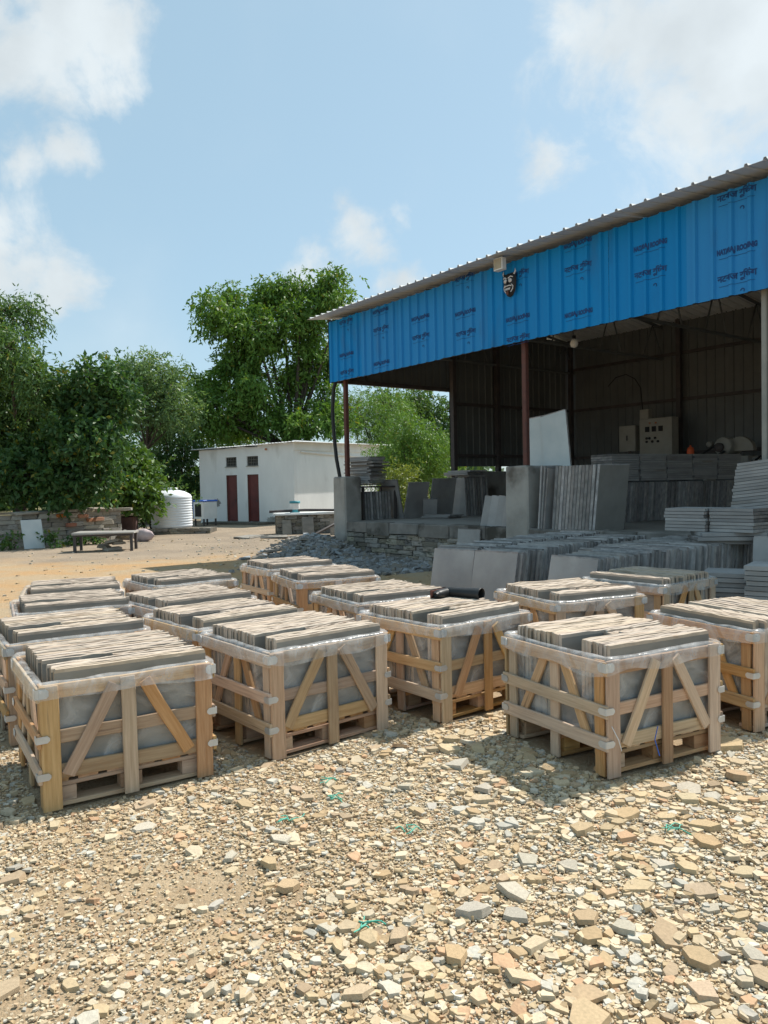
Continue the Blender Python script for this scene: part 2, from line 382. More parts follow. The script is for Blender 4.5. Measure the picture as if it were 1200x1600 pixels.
M['sole'] = pmat('rubber_sole', (0.12, 0.045, 0.035), (0.17, 0.07, 0.05), 6, 0.7, 0.2, 30)
M['green'] = pmat('green_strap', (0.06, 0.36, 0.26), (0.12, 0.46, 0.34), 6, 0.4, 0)
M['white'] = pmat('white_plastic', (0.70, 0.70, 0.68), (0.78, 0.78, 0.76), 4, 0.5, 0.03, 20)
M['teal'] = pmat('teal_plastic', (0.05, 0.25, 0.30), (0.08, 0.32, 0.36), 4, 0.5, 0)
M['bluepl'] = pmat('blue_plastic', (0.03, 0.12, 0.52), (0.05, 0.16, 0.6), 4, 0.45, 0)
M['black'] = pmat('matt_black', (0.01, 0.01, 0.01), (0.02, 0.02, 0.02), 5, 0.7, 0)
M['panelgrey'] = pmat('panel_paint', (0.26, 0.24, 0.20), (0.31, 0.285, 0.24), 4, 0.5, 0.05, 20)
M['orange'] = pmat('orange_plastic', (0.75, 0.12, 0.04), (0.8, 0.15, 0.05), 4, 0.5, 0)
M['brick'] = pmat('red_brick', (0.36, 0.13, 0.06), (0.48, 0.20, 0.10), 6, 0.9, 0.4, 30, 0.2)
M['brownwall'] = pmat('brown_mud_wall', (0.10, 0.055, 0.05), (0.17, 0.10, 0.09), 3, 0.9, 0.5, 12)
M['thatch'] = pmat('straw_lid', (0.38, 0.34, 0.25), (0.50, 0.45, 0.34), 6, 0.9, 0.6, 30, stretch=(8, 1, 1))
M['sack'] = pmat('dusty_sack', (0.42, 0.33, 0.33), (0.55, 0.45, 0.44), 4, 0.85, 0.3, 20)
M['paleslab'] = pmat('pale_slab', (0.50, 0.55, 0.55), (0.60, 0.63, 0.62), 2.5, 0.6, 0.1, 20)
M['maskblack'] = pmat('mask_black', (0.012, 0.012, 0.014), (0.03, 0.03, 0.03), 5, 0.45, 0)
M['maskwhite'] = pmat('mask_white', (0.65, 0.62, 0.62), (0.75, 0.72, 0.7), 5, 0.5, 0)
M['grate'] = pmat('window_grate', (0.10, 0.095, 0.085), (0.18, 0.17, 0.15), 5, 0.8, 0)

# ------------------------------------------------------------------ ground
def ground_height(x, y):
    return 0.012 * np.sin(x * 1.7 + 0.6) * np.cos(y * 1.3) + 0.008 * np.sin(x * 3.9 + y * 2.7)

def build_ground():
    xs = np.unique(np.concatenate([np.linspace(-1500, -40, 14), np.linspace(-40, -7, 22), np.linspace(-7, 9, 90), np.linspace(9, 40, 22), np.linspace(40, 1500, 14)]))
    ys = np.unique(np.concatenate([np.linspace(-300, -6, 10), np.linspace(-6, 1, 12), np.linspace(1, 12, 80), np.linspace(12, 50, 40), np.linspace(50, 1800, 20)]))
    X, Y = np.meshgrid(xs, ys)
    Z = ground_height(X, Y) * np.clip((14 - np.abs(Y - 3)) / 4, 0, 1) * np.clip((12 - np.abs(X)) / 3, 0, 1)
    V = np.stack([X.ravel(), Y.ravel(), Z.ravel()], 1); w = len(xs)
    i = (np.arange(len(ys) - 1)[:, None] * w + np.arange(w - 1)[None, :]).ravel()
    F = np.stack([i, i + 1, i + 1 + w, i + w], 1)
    me = np_mesh('ground', V, F, M['earth']); me.polygons.foreach_set('use_smooth', np.ones(len(F), bool))
    structure(link('ground', me))
build_ground()

PALETTE = np.array([(0.50, 0.38, 0.23), (0.55, 0.43, 0.28), (0.46, 0.33, 0.19), (0.60, 0.50, 0.35), (0.42, 0.31, 0.20),
                    (0.54, 0.485, 0.385), (0.57, 0.525, 0.435), (0.47, 0.44, 0.37), (0.41, 0.37, 0.31), (0.50, 0.32, 0.19), (0.57, 0.47, 0.33)])
def chip_field(P, size, thick, yaw, tilt, tdir, cols, n=5, squash=None):
    """flat broken stones: n-sided prisms without undersides; all numpy"""
    k = len(P); a = np.arange(n) * 2 * np.pi / n
    ang = a[None, :] + RNG.uniform(-0.45, 0.45, (k, n)) + yaw[:, None]
    r = size[:, None] * RNG.uniform(0.32, 0.62, (k, n))
    lx, ly = r * np.cos(ang), r * np.sin(ang)
    st = RNG.uniform(0.55, 1.0, k)[:, None]
    c, s_ = np.cos(yaw)[:, None], np.sin(yaw)[:, None]
    u, v = lx * c + ly * s_, (-lx * s_ + ly * c) * st
    lx, ly = u * c - v * s_, u * s_ + v * c
    lean = np.tan(tilt)[:, None]
    zt = lean * (lx * np.cos(tdir)[:, None] + ly * np.sin(tdir)[:, None])
    top = np.stack([lx * 0.93, ly * 0.93, zt + thick[:, None] * RNG.uniform(0.85, 1.15, (k, n))], 2)
    bot = np.stack([lx * 1.05, ly * 1.05, zt - 0.25 * size[:, None] * 0.2], 2)
    V = np.concatenate([bot, top], 1) + P[:, None, :]
    base = (np.arange(k) * 2 * n)[:, None]
    F4 = np.concatenate([(base + np.array([[i, (i + 1) % n, n + (i + 1) % n, n + i]])) for i in range(n)], 0)
    V = V.reshape(-1, 3)
    ci = np.tile(np.arange(k), n)
    # top cap as quads/triangles (degenerate-free): fan of quads
    caps = []
    if n == 4: caps.append(base + np.array([[n, n + 1, n + 2, n + 3]]))
    elif n == 5:
        caps.append(base + np.array([[n, n + 1, n + 2, n + 3]]))
        tri = base + np.array([[n, n + 3, n + 4]])
    elif n == 6:
        caps.append(base + np.array([[n, n + 1, n + 2, n + 3]])); caps.append(base + np.array([[n, n + 3, n + 4, n + 5]]))
    F4 = np.concatenate([F4] + caps, 0); ci = np.concatenate([ci] + [np.arange(k)] * len(caps))
    tri = tri if n == 5 else np.zeros((0, 3), int)
    return V, F4, cols[ci], tri, cols

def chips_object(name, parts, mat):
    VV, LI, LS, CC = [], [], [], []; off = 0; lo = 0
    for V, F4, c4, T3, c3 in parts:
        VV.append(V); LI.append((F4 + off).ravel()); LS.append(lo + np.arange(len(F4)) * 4); lo += F4.size; CC.append(c4)
        if len(T3):
            LI.append((T3 + off).ravel()); LS.append(lo + np.arange(len(T3)) * 3); lo += T3.size; CC.append(c3)
        off += len(V)
    V = np.concatenate(VV); LI = np.concatenate(LI); LS = np.concatenate(LS); CC = np.concatenate(CC)
    me = bpy.data.meshes.new(name)
    me.vertices.add(len(V)); me.vertices.foreach_set('co', V.astype(np.float32).ravel())
    me.loops.add(len(LI)); me.loops.foreach_set('vertex_index', LI.astype(np.int32))
    me.polygons.add(len(LS)); me.polygons.foreach_set('loop_start', LS.astype(np.int32))
    me.update(calc_edges=True); me.materials.append(mat); me.polygons.foreach_set('use_smooth', np.zeros(len(LS), bool))
    a = me.attributes.new('tint', 'FLOAT_COLOR', 'FACE')
    a.data.foreach_set('color', np.concatenate([CC, np.ones((len(CC), 1))], 1).astype(np.float32).ravel())
    return link(name, me)

def blotch(x, y, s, ph):
    return 0.5 + 0.25 * (np.sin(x * s + ph) * np.cos(y * s * 1.3 + ph * 2) + np.sin(x * s * 2.3 + y * s * 1.7 + ph * 3))

# crates: near corner x, y, heading of the front face (deg), slabs turned to the other side, label
CRATES = [
    ('A1', -1.732, 3.785, 32.5, 0, 'open wooden crate of slabs nearest the lower left, both diagonal braces in full view', 1),
    ('A2', -2.39, 4.80, 33, 0, 'slab crate directly behind the near left crate, cut by the picture edge', 1),
    ('A3', -2.93, 6.05, 27, 0, 'third slab crate back in the left column', 0),
    ('A4', -3.40, 7.15, 22, 0, 'farthest slab crate of the left column, beside the bare orange earth', 0),
    ('B1', -0.688, 4.456, 39.5, 0, 'front crate of the second column, film pulled over its whole rim', 1),
    ('B2', -1.29, 5.22, 41, 0, 'second crate of the second column, bare zinc strap on its near corner', 1),
    ('B3', -1.80, 6.12, 42, 0, 'third crate of the second column with crumpled film at its corner', 0),
    ('B4', -2.30, 7.65, 38, 0, 'farthest crate of the second column', 0),
    ('C1', 0.35, 5.02, 39, 0, 'slab crate with a black rubber boot lying on top', 1),
    ('C2', -0.22, 6.20, 31, 0, 'slab crate directly behind the crate with the rubber boot', 1),
    ('C3', -0.88, 7.75, 25, 0, 'third slab crate back in the column led by the boot crate', 0),
    ('C4', -1.36, 9.0, 32, 0, 'farthest slab crate of all, nearest the rubble heap', 0),
    ('D1', 1.157, 4.043, 28, 0, 'large foreground crate on the right whose shadow falls over the rubble', 1),
    ('D2', 1.33, 6.02, 23, 0, 'slab crate right behind the large foreground crate on the right, pale film along its rim', 1),
    ('D3', 2.46, 6.80, 38, 1, 'half shaded slab crate just before the upright grey slab rows', 1),
    ('E1', 2.30, 4.80, 25, 1, 'slab crate cut by the right picture edge, slab faces turned left', 1),
]
CL, CW, CH = 0.88, 0.86, 0.63

def in_crate(x, y, pad=0.0):
    r = np.zeros(len(x), bool)
    for _, cx, cy, a, *_r in CRATES:
        c, s = math.cos(math.radians(a)), math.sin(math.radians(a))
        lx = (x - cx) * c + (y - cy) * s; ly = -(x - cx) * s + (y - cy) * c
        r |= (lx > -pad) & (lx < CL + pad) & (ly > -pad) & (ly < CW + pad)
    return r

def build_gravel():
    parts = []
    for cnt, lo, hi, n, ymax in ((85000, 0.008, 0.022, 4, 4.8), (52000, 0.018, 0.042, 5, 7.2), (12000, 0.038, 0.072, 5, 8.5), (2300, 0.065, 0.105, 6, 8.5)):
        y = np.sqrt(RNG.uniform(1.7 ** 2, ymax ** 2, cnt)); x = RNG.uniform(-0.62, 0.66, cnt) * y + RNG.uniform(-.2, .3, cnt)
        size = lo + (hi - lo) * RNG.uniform(0, 1, cnt) ** 1.7
        # sparse on the trodden earth at the lower left and past the crates, dense at the right
        cover = np.clip(0.78 + 0.20 * x + 0.5 * (blotch(x, y, 1.6, 0.4) - 0.5), 0.42, 1.0)
        if lo > .03: cover = np.clip(cover * (.55 + .45 * np.clip(x + .4, 0, 1.6)), 0, 1)
        if hi < .03: cover = np.clip(cover + .25, 0, 1)
        cover *= np.clip((7.9 - y + 0.5 * x) / 2.2, 0.0, 1)
        bare = np.exp(-(((x + 0.75) / 0.55) ** 2 + ((y - 3.05) / 0.28) ** 2)) + 0.8 * np.exp(-(((x + 1.3) / 0.5) ** 2 + ((y - 2.35) / 0.25) ** 2))
        cover *= 1 - 0.8 * np.clip(bare, 0, 1)
        keep = (RNG.uniform(0, 1, cnt) < cover) & ~in_crate(x, y, 0.015)
        x, y, size = x[keep], y[keep], size[keep]; k = len(x)
        layer = RNG.uniform(0, 1, k) ** 2 * (0.009 if lo < 0.03 else 0.012)
        
        P = np.stack([x, y, ground_height(x, y) + layer], 1)
        thick = np.clip(size * RNG.uniform(0.10, 0.30, k), 0.003, 0.014)
        tilt = np.abs(RNG.normal(0, 0.11, k) * np.where(RNG.uniform(0, 1, k) < .12, 2.6, 1)).clip(0, 0.6)
        pale = blotch(x, y, 1.1, 2.2) + RNG.normal(0, 0.25, k)
        idx = RNG.choice(len(PALETTE), k, p=[.20, .17, .12, .13, .06, .05, .03, .05, .02, .06, .11])
        idx2 = RNG.choice([5, 6, 7, 3, 3, 10, 10, 1], k)
        idx = np.where((pale > 0.72) & (size < 0.05), idx2, idx)
        cols = PALETTE[idx] * RNG.uniform(0.82, 1.12, (k, 1))
        parts.append(chip_field(P, size, thick, RNG.uniform(0, 6.28, k), tilt, RNG.uniform(0, 6.28, k), cols, n))
    o = chips_object('gravel', parts, M['chips'])
    stuff(o, 'broken tan and white sandstone chips covering the yard', 'gravel')
build_gravel()

def build_offcuts():
    """the larger broken pieces that can be picked out one by one"""
    cols = [(0.52, 0.40, 0.25), (0.57, 0.46, 0.30), (0.48, 0.36, 0.22), (0.53, 0.465, 0.35), (0.47, 0.42, 0.33), (0.50, 0.36, 0.22)]
    mats = [pmat('offcut_stone', tuple(c * 0.86 for c in cl), tuple(min(c * 1.12, 1) for c in cl), 12, 0.9, 0.35, 60, 0.10) for cl in cols]
    meshes = []
    for i in range(24):
        n = random.choice((4, 5, 5, 6, 7)); th = random.uniform(0.09, 0.22)
        an = [2 * math.pi * k / n + random.uniform(-.35, .35) for k in range(n)]
        rr = [random.uniform(.38, .62) for k in range(n)]; sq = random.uniform(.6, 1)
        mb = MB(); bot = [(r * math.cos(a) * 1.04, r * math.sin(a) * sq * 1.04, 0) for a, r in zip(an, rr)]
        top = [(r * math.cos(a) * .96, r * math.sin(a) * sq * .96, th + random.uniform(-.03, .03)) for a, r in zip(an, rr)]
        mb.add(bot + top, [tuple(range(n, 2 * n)), tuple(range(n - 1, -1, -1))] + [(k, (k + 1) % n, n + (k + 1) % n, n + k) for k in range(n)])
        meshes.append(mb.mesh('stone_offcut', mats[i % len(mats)]))
    placed = []
    def put(x, y, s, rz, mesh, label, group=None):
        o = link('stone_offcut', mesh, None, (x, y, float(ground_height(x, y)) + 0.006), (random.gauss(0, .07), random.gauss(0, .07), rz))
        o.scale = (s, s, s * random.uniform(.7, 1.1)); tag(o, label, 'stone', group); placed.append((x, y))
    # a few that stand out
    put(1.86, 3.16, 0.17, .4, meshes[2], 'broad flat tan stone by the lower right edge of the gravel')
    put(2.28, 4.08, 0.24, .3, meshes[9], 'long pale flat stone beside the right foreground crate')
    put(1.55, 3.93, 0.15, 1.1, meshes[3], 'pale stone block tucked against the base of the right foreground crate')
    put(2.02, 4.52, 0.20, .2, meshes[14], 'thick tan stone between the two right crates')
    tries = 0
    while len(placed) < 185 and tries < 20000:
        tries += 1
        y = math.sqrt(random.uniform(1.95 ** 2, 7.0 ** 2)); x = random.uniform(-.56, .6) * y
        if random.random() > 0.35 + 0.25 * (x + .6): continue
        if in_crate(np.array([x]), np.array([y]), .06)[0]: continue
        if any((x - a) ** 2 + (y - b) ** 2 < 0.012 for a, b in placed): continue
        s = random.uniform(.065, .125) * (1.15 if x > 0.3 else .9)
        mi = random.randrange(24)
        tone = ('tan', 'pale tan', 'brown', 'whitish', 'grey', 'reddish tan')[mi % 6]; sz = 'large' if s > .115 else ('middling' if s > .09 else 'small')
        if y < 2.5: zone = 'at the very bottom of the picture'
        elif y > 4.7: zone = 'between the crates'
        elif x < -.75: zone = 'below the near left crate'
        elif x < .2: zone = 'below the second column of crates'
        elif x < 1.1: zone = 'left of the right foreground crate'
        else: zone = 'below the right foreground crate'
        if 2.5 <= y < 3.2: zone += ', in the lower gravel'
        put(x, y, s, random.uniform(0, 6.28), meshes[mi], '%s %s stone offcut %s' % (sz, tone, zone), 'larger offcuts on the gravel')
build_offcuts()

# ------------------------------------------------------------------ shed, platform
SHED_O = Vector((-1.272, 19.0, 0)); SHED_RZ = math.radians(-52.64)
U = Vector((math.cos(SHED_RZ), math.sin(SHED_RZ), 0)); VV_ = Vector((-U.y, U.x, 0))
def sw(u, v, z=0): return SHED_O + U * u + VV_ * v + Vector((0, 0, z))
SHED_LEN, SHED_DEP = 17.75, 8.66

def ribbed(width, length, pitch, rw, rh, x_off=0.0, top=None, mat=None, name='sheet'):
    """trapezoid-ribbed sheet: profile along x (ribs towards -y), extruded along z; thin but closed"""
    prof = []; n = int(round(width / pitch))
    for i in range(n):
        x0 = i * pitch
        prof += [(x0, 0), (x0 + pitch / 2 - rw, 0), (x0 + pitch / 2 - rw * .5, -rh), (x0 + pitch / 2 + rw * .5, -rh), (x0 + pitch / 2 + rw, 0)]
    prof.append((width, 0))
    mb = MB(); k = len(prof); t = 0.004
    vs = [(x, y, z) for z in (0, length) for x, y in prof] + [(x, y + t, z) for z in (0, length) for x, y in prof]
    fs = []
    for i in range(k - 1):
        fs.append((i, i + 1, k + i + 1, k + i)); fs.append((2 * k + i + 1, 2 * k + i, 3 * k + i, 3 * k + i + 1))
        fs.append((i + 1, i, 2 * k + i, 2 * k + i + 1)); fs.append((k + i, k + i + 1, 3 * k + i + 1, 3 * k + i))
    mb.add(vs, fs)
    return mb.mesh(name, mat)

def text_mesh(body, size, sx, thick, name):
    cu = bpy.data.curves.new(name, 'FONT'); cu.body = body; cu.size = size; cu.align_x = 'CENTER'; cu.offset = thick; cu.resolution_u = 3
    o = bpy.data.objects.new(name, cu); COL.objects.link(o)
    dg = bpy.context.evaluated_depsgraph_get(); dg.update()
    me = bpy.data.meshes.new_from_object(o.evaluated_get(dg)); me.name = name
    bpy.data.objects.remove(o); bpy.data.curves.remove(cu)
    me.transform(Matrix.Diagonal((sx, 1, 1, 1))); me.materials.clear(); me.materials.append(M['ink'])
    return me

def build_shed():
    sh = empty('open_shed', SHED_O, SHED_RZ, 'open fronted shed with bright blue ribbed fascia and grey sheet roof', 'shed')
    pitch = 0.273; fw_ = pitch * 5
    me = ribbed(fw_, 1.47, pitch, 0.045, 0.042, mat=M['blue'], name='fascia_sheet')
    def wrap(me, cx, width, height):
        xs = [v.co.x for v in me.vertices]; ys = [v.co.y for v in me.vertices]
        k = width / (max(xs) - min(xs)); mid = (max(xs) + min(xs)) / 2; ky = height / (max(ys) - min(ys)); y0 = min(ys)
        for v in me.vertices: v.co = ((v.co.x - mid) * k, (v.co.y - y0) * ky, 0)
        bm = bmesh.new(); bm.from_mesh(me)
        for i in range(5):
            c = (i + .5) * pitch - cx
            for b in (-.045, -.0225, .0225, .045):
                bmesh.ops.bisect_plane(bm, geom=bm.verts[:] + bm.edges[:] + bm.faces[:], plane_co=(c + b, 0, 0), plane_no=(1, 0, 0))
        for v in bm.verts:
            d = abs((v.co.x + cx) % pitch - pitch / 2)
            v.co.z = .042 * min(max((.045 - d) / .0225, 0), 1)
        bm.to_mesh(me); bm.free(); return me
    latin = text_mesh('NATARAJ ROOFING', 0.2, 0.60, 0.014, 'lettering')
    hindi = text_mesh('नटराज रू\u093fफ\u0902ग', 0.2, 0.80, 0.007, 'lettering')
    wrap(latin, .76, .58, .105); wrap(hindi, .76, .57, .15)
    ring = MB(); nn = 14
    for k in range(nn):
        a0, a1 = 4.2 * k / nn - .9, 4.2 * (k + 1) / nn - .9
        ring.add([(.032 * math.cos(a0), .032 * math.sin(a0), 0), (.032 * math.cos(a1), .032 * math.sin(a1), 0), (.018 * math.cos(a1), .018 * math.sin(a1), 0), (.018 * math.cos(a0), .018 * math.sin(a0), 0)], [(0, 1, 2, 3)])
    ring = ring.mesh('emblem', M['ink'])
    rule = MB(); rule.add([(-.3, -.004, 0), (.3, -.004, 0), (.3, .004, 0), (-.3, .004, 0)], [(0, 1, 2, 3)]); rule = wrap(rule.mesh('rule', M['ink']), .76, .52, .006)
    # heights of the printed rows sheet by sheet: (kind, z)
    rows = [[('h', 5.51), ('n', 4.75), ('h', 4.32)], [('n', 5.53), ('h', 5.11), ('n', 4.37)], [('n', 5.12), ('h', 4.71)], [('h', 5.62), ('n', 4.96), ('h', 4.55)],
            [('h', 5.37), ('n', 4.60), ('h', 4.22)], [('n', 5.59), ('h', 5.18), ('n', 4.43)], [('n', 5.20), ('h', 4.78)], [('h', 5.54), ('n', 4.80), ('h', 4.41)],
            [('h', 5.35), ('n', 4.62), ('h', 4.22)], [('n', 5.5), ('h', 5.1), ('n', 4.4)], [('n', 5.15), ('h', 4.75)], [('h', 5.5), ('n', 4.75), ('h', 4.3)], [('n', 5.5), ('h', 5.1), ('n', 4.4)]]
    for i in range(13):
        s = link('fascia_sheet', me, sh, (i * fw_, random.uniform(-.004, .004), 4.165 + random.uniform(-.006, .006)))
        for kind, z in rows[i]:
            zz = z - 4.165 - .06
            cx = 0.76
            link('lettering', latin if kind == 'n' else hindi, s, (cx, -0.005, zz), (math.pi / 2, 0, 0))
            link('underline', rule, s, (cx, -0.006, zz - .035), (math.pi / 2, 0, 0))
            if kind == 'h' and zz > .16:
                link('emblem', ring, s, (cx - .36, -0.006, zz - .17), (math.pi / 2, 0, 0)); link('emblem', ring, s, (cx + .08, -0.006, zz - .14), (math.pi / 2, 0, 0))
    # roof: sheets whose ribs run from front to ridge
    rp = 0.25; rw_ = rp * 5
    slope = 0.13; runf = 5.4
    lf = math.hypot(runf, runf * slope); an = math.atan(slope)
    front = ribbed(rw_, lf, rp, 0.030, 0.035, mat=M['roof'], name='roof_sheet')
    run_b = SHED_DEP + .4 - (runf - .5)
    back = ribbed(rw_, math.hypot(run_b, run_b * slope), rp, 0.030, 0.035, mat=M['roof'], name='roof_sheet')
    zr = 5.70 + runf * slope
    for i in range(-1, 15):
        x = -0.17 + i * rw_ if i >= 0 else None
        if x is None: continue
        # local z of the sheet -> +v, local -y (ribs) -> up
        o = link('roof_sheet', front, sh); o.matrix_local = Matrix.Translation((x, -.5, 5.69 + random.uniform(-.004, .004))) @ Matrix.Rotation(an, 4, 'X') @ Matrix.Rotation(-math.pi / 2, 4, 'X') 
        o = link('roof_sheet', back, sh); o.matrix_local = Matrix.Translation((x, runf - .5, zr - .01)) @ Matrix.Rotation(-an, 4, 'X') @ Matrix.Rotation(-math.pi / 2, 4, 'X')
    mb = MB(); mb.box(-.16, 18.5, -.02 + runf - .5 - .2, runf - .5 + .2, zr + .03, zr + .05); mb.build('ridge_cap', M['roof'], sh)
    # posts on the front line
    for u, m in ((0.40, 'redsteel'), (6.20, 'redsteel'), (10.60, 'palesteel'), (15.4, 'redsteel')):
        mb = MB(); z0 = 1.84 if u < 9 else .77; r = .050 if m == 'redsteel' else .038
        mb.bevbox(-r, r, -r, r, z0, 5.6, .012); mb.bevbox(-.13, .13, -.13, .13, z0, z0 + .015, .01)
        mb.build('post', M[m], sh, (u, .20, 0))
    # piers the posts stand on
    for u0, u1 in ((.08, .60), (5.86, 6.42)):
        mb = MB(); mb.bevbox(u0, u1, -.03, .46, .0, 1.85 if u0 < 1 else 1.92, .025, j=.012)
        mb.build('concrete_pier', M['concrete'], sh)
    # front beam, eaves beams and rafters
    mb = MB()
    mb.box(0, SHED_LEN, .05, .13, 5.45, 5.55); mb.box(0, SHED_LEN, .05, .13, 4.19, 4.26)
    mb.build('front_beam', M['steel'], sh)
    for u in (.55, 3.6, 6.46, 9.4, 12.3, 15.4):
        mb = MB(); mb.tube([(u, .1, 4.95), (u, SHED_DEP, 4.95)], .04, 6); 
        mb.tube([(u, .06, 5.66), (u, runf - .5, zr - .1), (u, SHED_DEP + .2, zr - .1 - (SHED_DEP + .7 - runf) * slope)], .04, 6)
        for k in range(0, 9, 2):
            v0 = .3 + k * .93; zt = 5.68 + (min(v0 + .46, 5) * slope if v0 + .46 < 5 else (10 - v0 - .46) * slope) - .08
            mb.tube([(u, v0, 4.95), (u, v0 + .46, zt), (u, v0 + .93, 4.95)], .022, 5)
        mb.build('rafter_truss', M['wallsheet'], sh)
    for v in (1.2, 2.5, 3.8, 6.2, 7.4):
        zz = 5.69 + (v + .5) * slope if v < 4.9 else zr - (v - 4.9) * slope
        mb = MB(); mb.box(-.2, 18.3, v - .03, v + .03, zz - .10, zz - .03); mb.build('purlin', M['wallsheet'], sh)
    # rear wall sheets
    wp = .25; ws = 1.0
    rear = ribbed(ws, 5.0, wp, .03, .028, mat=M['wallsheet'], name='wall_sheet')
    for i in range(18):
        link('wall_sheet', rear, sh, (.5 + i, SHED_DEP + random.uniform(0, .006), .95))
    mb = MB()
    for z in (2.3, 3.75, 5.0): mb.box(.5, 18.4, SHED_DEP - .10, SHED_DEP - .035, z, z + .08)
    mb.build('wall_rail', M['steel'], sh)
    for u in (.55, 4.2, 8.0, 11.8, 15.6):
        mb = MB(); mb.box(u - .06, u + .06, SHED_DEP - .22, SHED_DEP - .10, .77, 6.0); mb.build('rear_post', M['steel'], sh)
    # far side wall: sheets hang above a low wall, the front bay stays open
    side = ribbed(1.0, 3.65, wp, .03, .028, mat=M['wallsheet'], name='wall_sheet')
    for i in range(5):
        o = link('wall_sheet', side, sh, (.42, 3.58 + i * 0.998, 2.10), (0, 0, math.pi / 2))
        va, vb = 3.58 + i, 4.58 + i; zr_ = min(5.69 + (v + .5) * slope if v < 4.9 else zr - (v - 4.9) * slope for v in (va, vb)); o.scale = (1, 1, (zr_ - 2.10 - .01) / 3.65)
    gable = ribbed(1.0, 1.55, wp, .03, .028, mat=M['wallsheet'], name='gable_sheet')
    for i in range(4):
        o = link('gable_sheet', gable, sh, (.01, 1.0 + i * 1.0 - .02, 4.17), (0, 0, -math.pi / 2))
    mb = MB()
    mb.box(.02, .12, .1, SHED_DEP, 4.17, 4.27)
    for z in (2.35, 3.75): mb.box(.46, .54, 3.58, SHED_DEP, z, z + .08)
    mb.build('side_rail', M['steel'], sh)
    for v in (3.62, 5.3): 
        mb = MB(); mb.box(.47, .60, v - .06, v + .06, .77, 5.8); mb.build('side_post', M['steel'], sh)
    mb = MB(); mb.bevbox(.30, .62, 4.1, SHED_DEP, .74, 1.95, .02, j=.01); mb.build('low_wall', M['concrete'], sh)
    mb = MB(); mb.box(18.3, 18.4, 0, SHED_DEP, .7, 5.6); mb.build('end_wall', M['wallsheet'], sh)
    return sh
build_shed()

# ------------------------------------------------------------------ stone platform under the shed
def stone_mesh_set(count, mat):
    out = []
    for i in range(count):
        mb = MB(); mb.bevbox(-.5, .5, -.5, .5, -.5, .5, .07, j=.055)
        out.append(mb.mesh('stone', mat))
    return out
DST = stone_mesh_set(10, M['dstone']); WST = stone_mesh_set(10, M['stone'])

def courses(parent, x0, x1, zs, depth, y_face, meshes, wmin, wmax, proud=.02, skip=None):
    """lay dressed stones course by course along local x; outer faces at y_face (towards -y)"""
    for z0, z1 in zip(zs[:-1], zs[1:]):
        x = x0
        while x < x1 - .06:
            w = min(random.uniform(wmin, wmax), x1 - x)
            if x1 - (x + w) < .08: w = x1 - x
            if not (skip and skip(x + w / 2, (z0 + z1) / 2)):
                g = .010; p = random.uniform(-proud, proud)
                o = link('stone', random.choice(meshes), parent, (x + w / 2, y_face + depth / 2 - p, (z0 + z1) / 2 + random.uniform(-.004, .004)), (0, random.gauss(0, .012), 0))
                o.scale = (w - g, depth, z1 - z0 - g)
            x += w

def build_platform():
    pl = empty('stone_platform', SHED_O, SHED_RZ, 'raised stone walled platform with worn concrete floor under the shed', 'platform')
    mb = MB(); mb.box(.12, 18.2, .16, SHED_DEP + .3, 0, .70); mb.build('core', M['mortar'], pl)
    mb = MB(); nx = 60
    # worn concrete lip and floor
    mb.box(.10, 18.2, .14, SHED_DEP + .3, .70, .772)
    mb.build('floor_slab', M['floor'], pl)
    x = .62
    while x < 11.6:
        w = random.uniform(.5, 1.1); mb = MB(); mb.bevbox(0, w - .006, -.02 + random.uniform(-.02, .02), .2, .52 + random.uniform(-.03, .03), .785 + random.uniform(-.012, .010), .02, j=.012)
        mb.build('coping', M['oldconcrete'], pl, (x, 0, 0)); x += w
    courses(pl, .10, 11.6, [0.0, .09, .20, .30, .42, .53], .20, .0, DST, .18, .55)
    # the short return at the far end
    e = empty('return_wall', (0.55, 8.0, 0), 0); e.rotation_euler = (0, 0, -math.pi / 2); e.parent = pl; e.location = (.06, 4.0, 0)
    courses(e, 0, 4.0, [0.0, .12, .25, .40, .55, .72], .20, .0, DST, .22, .5)
build_platform()

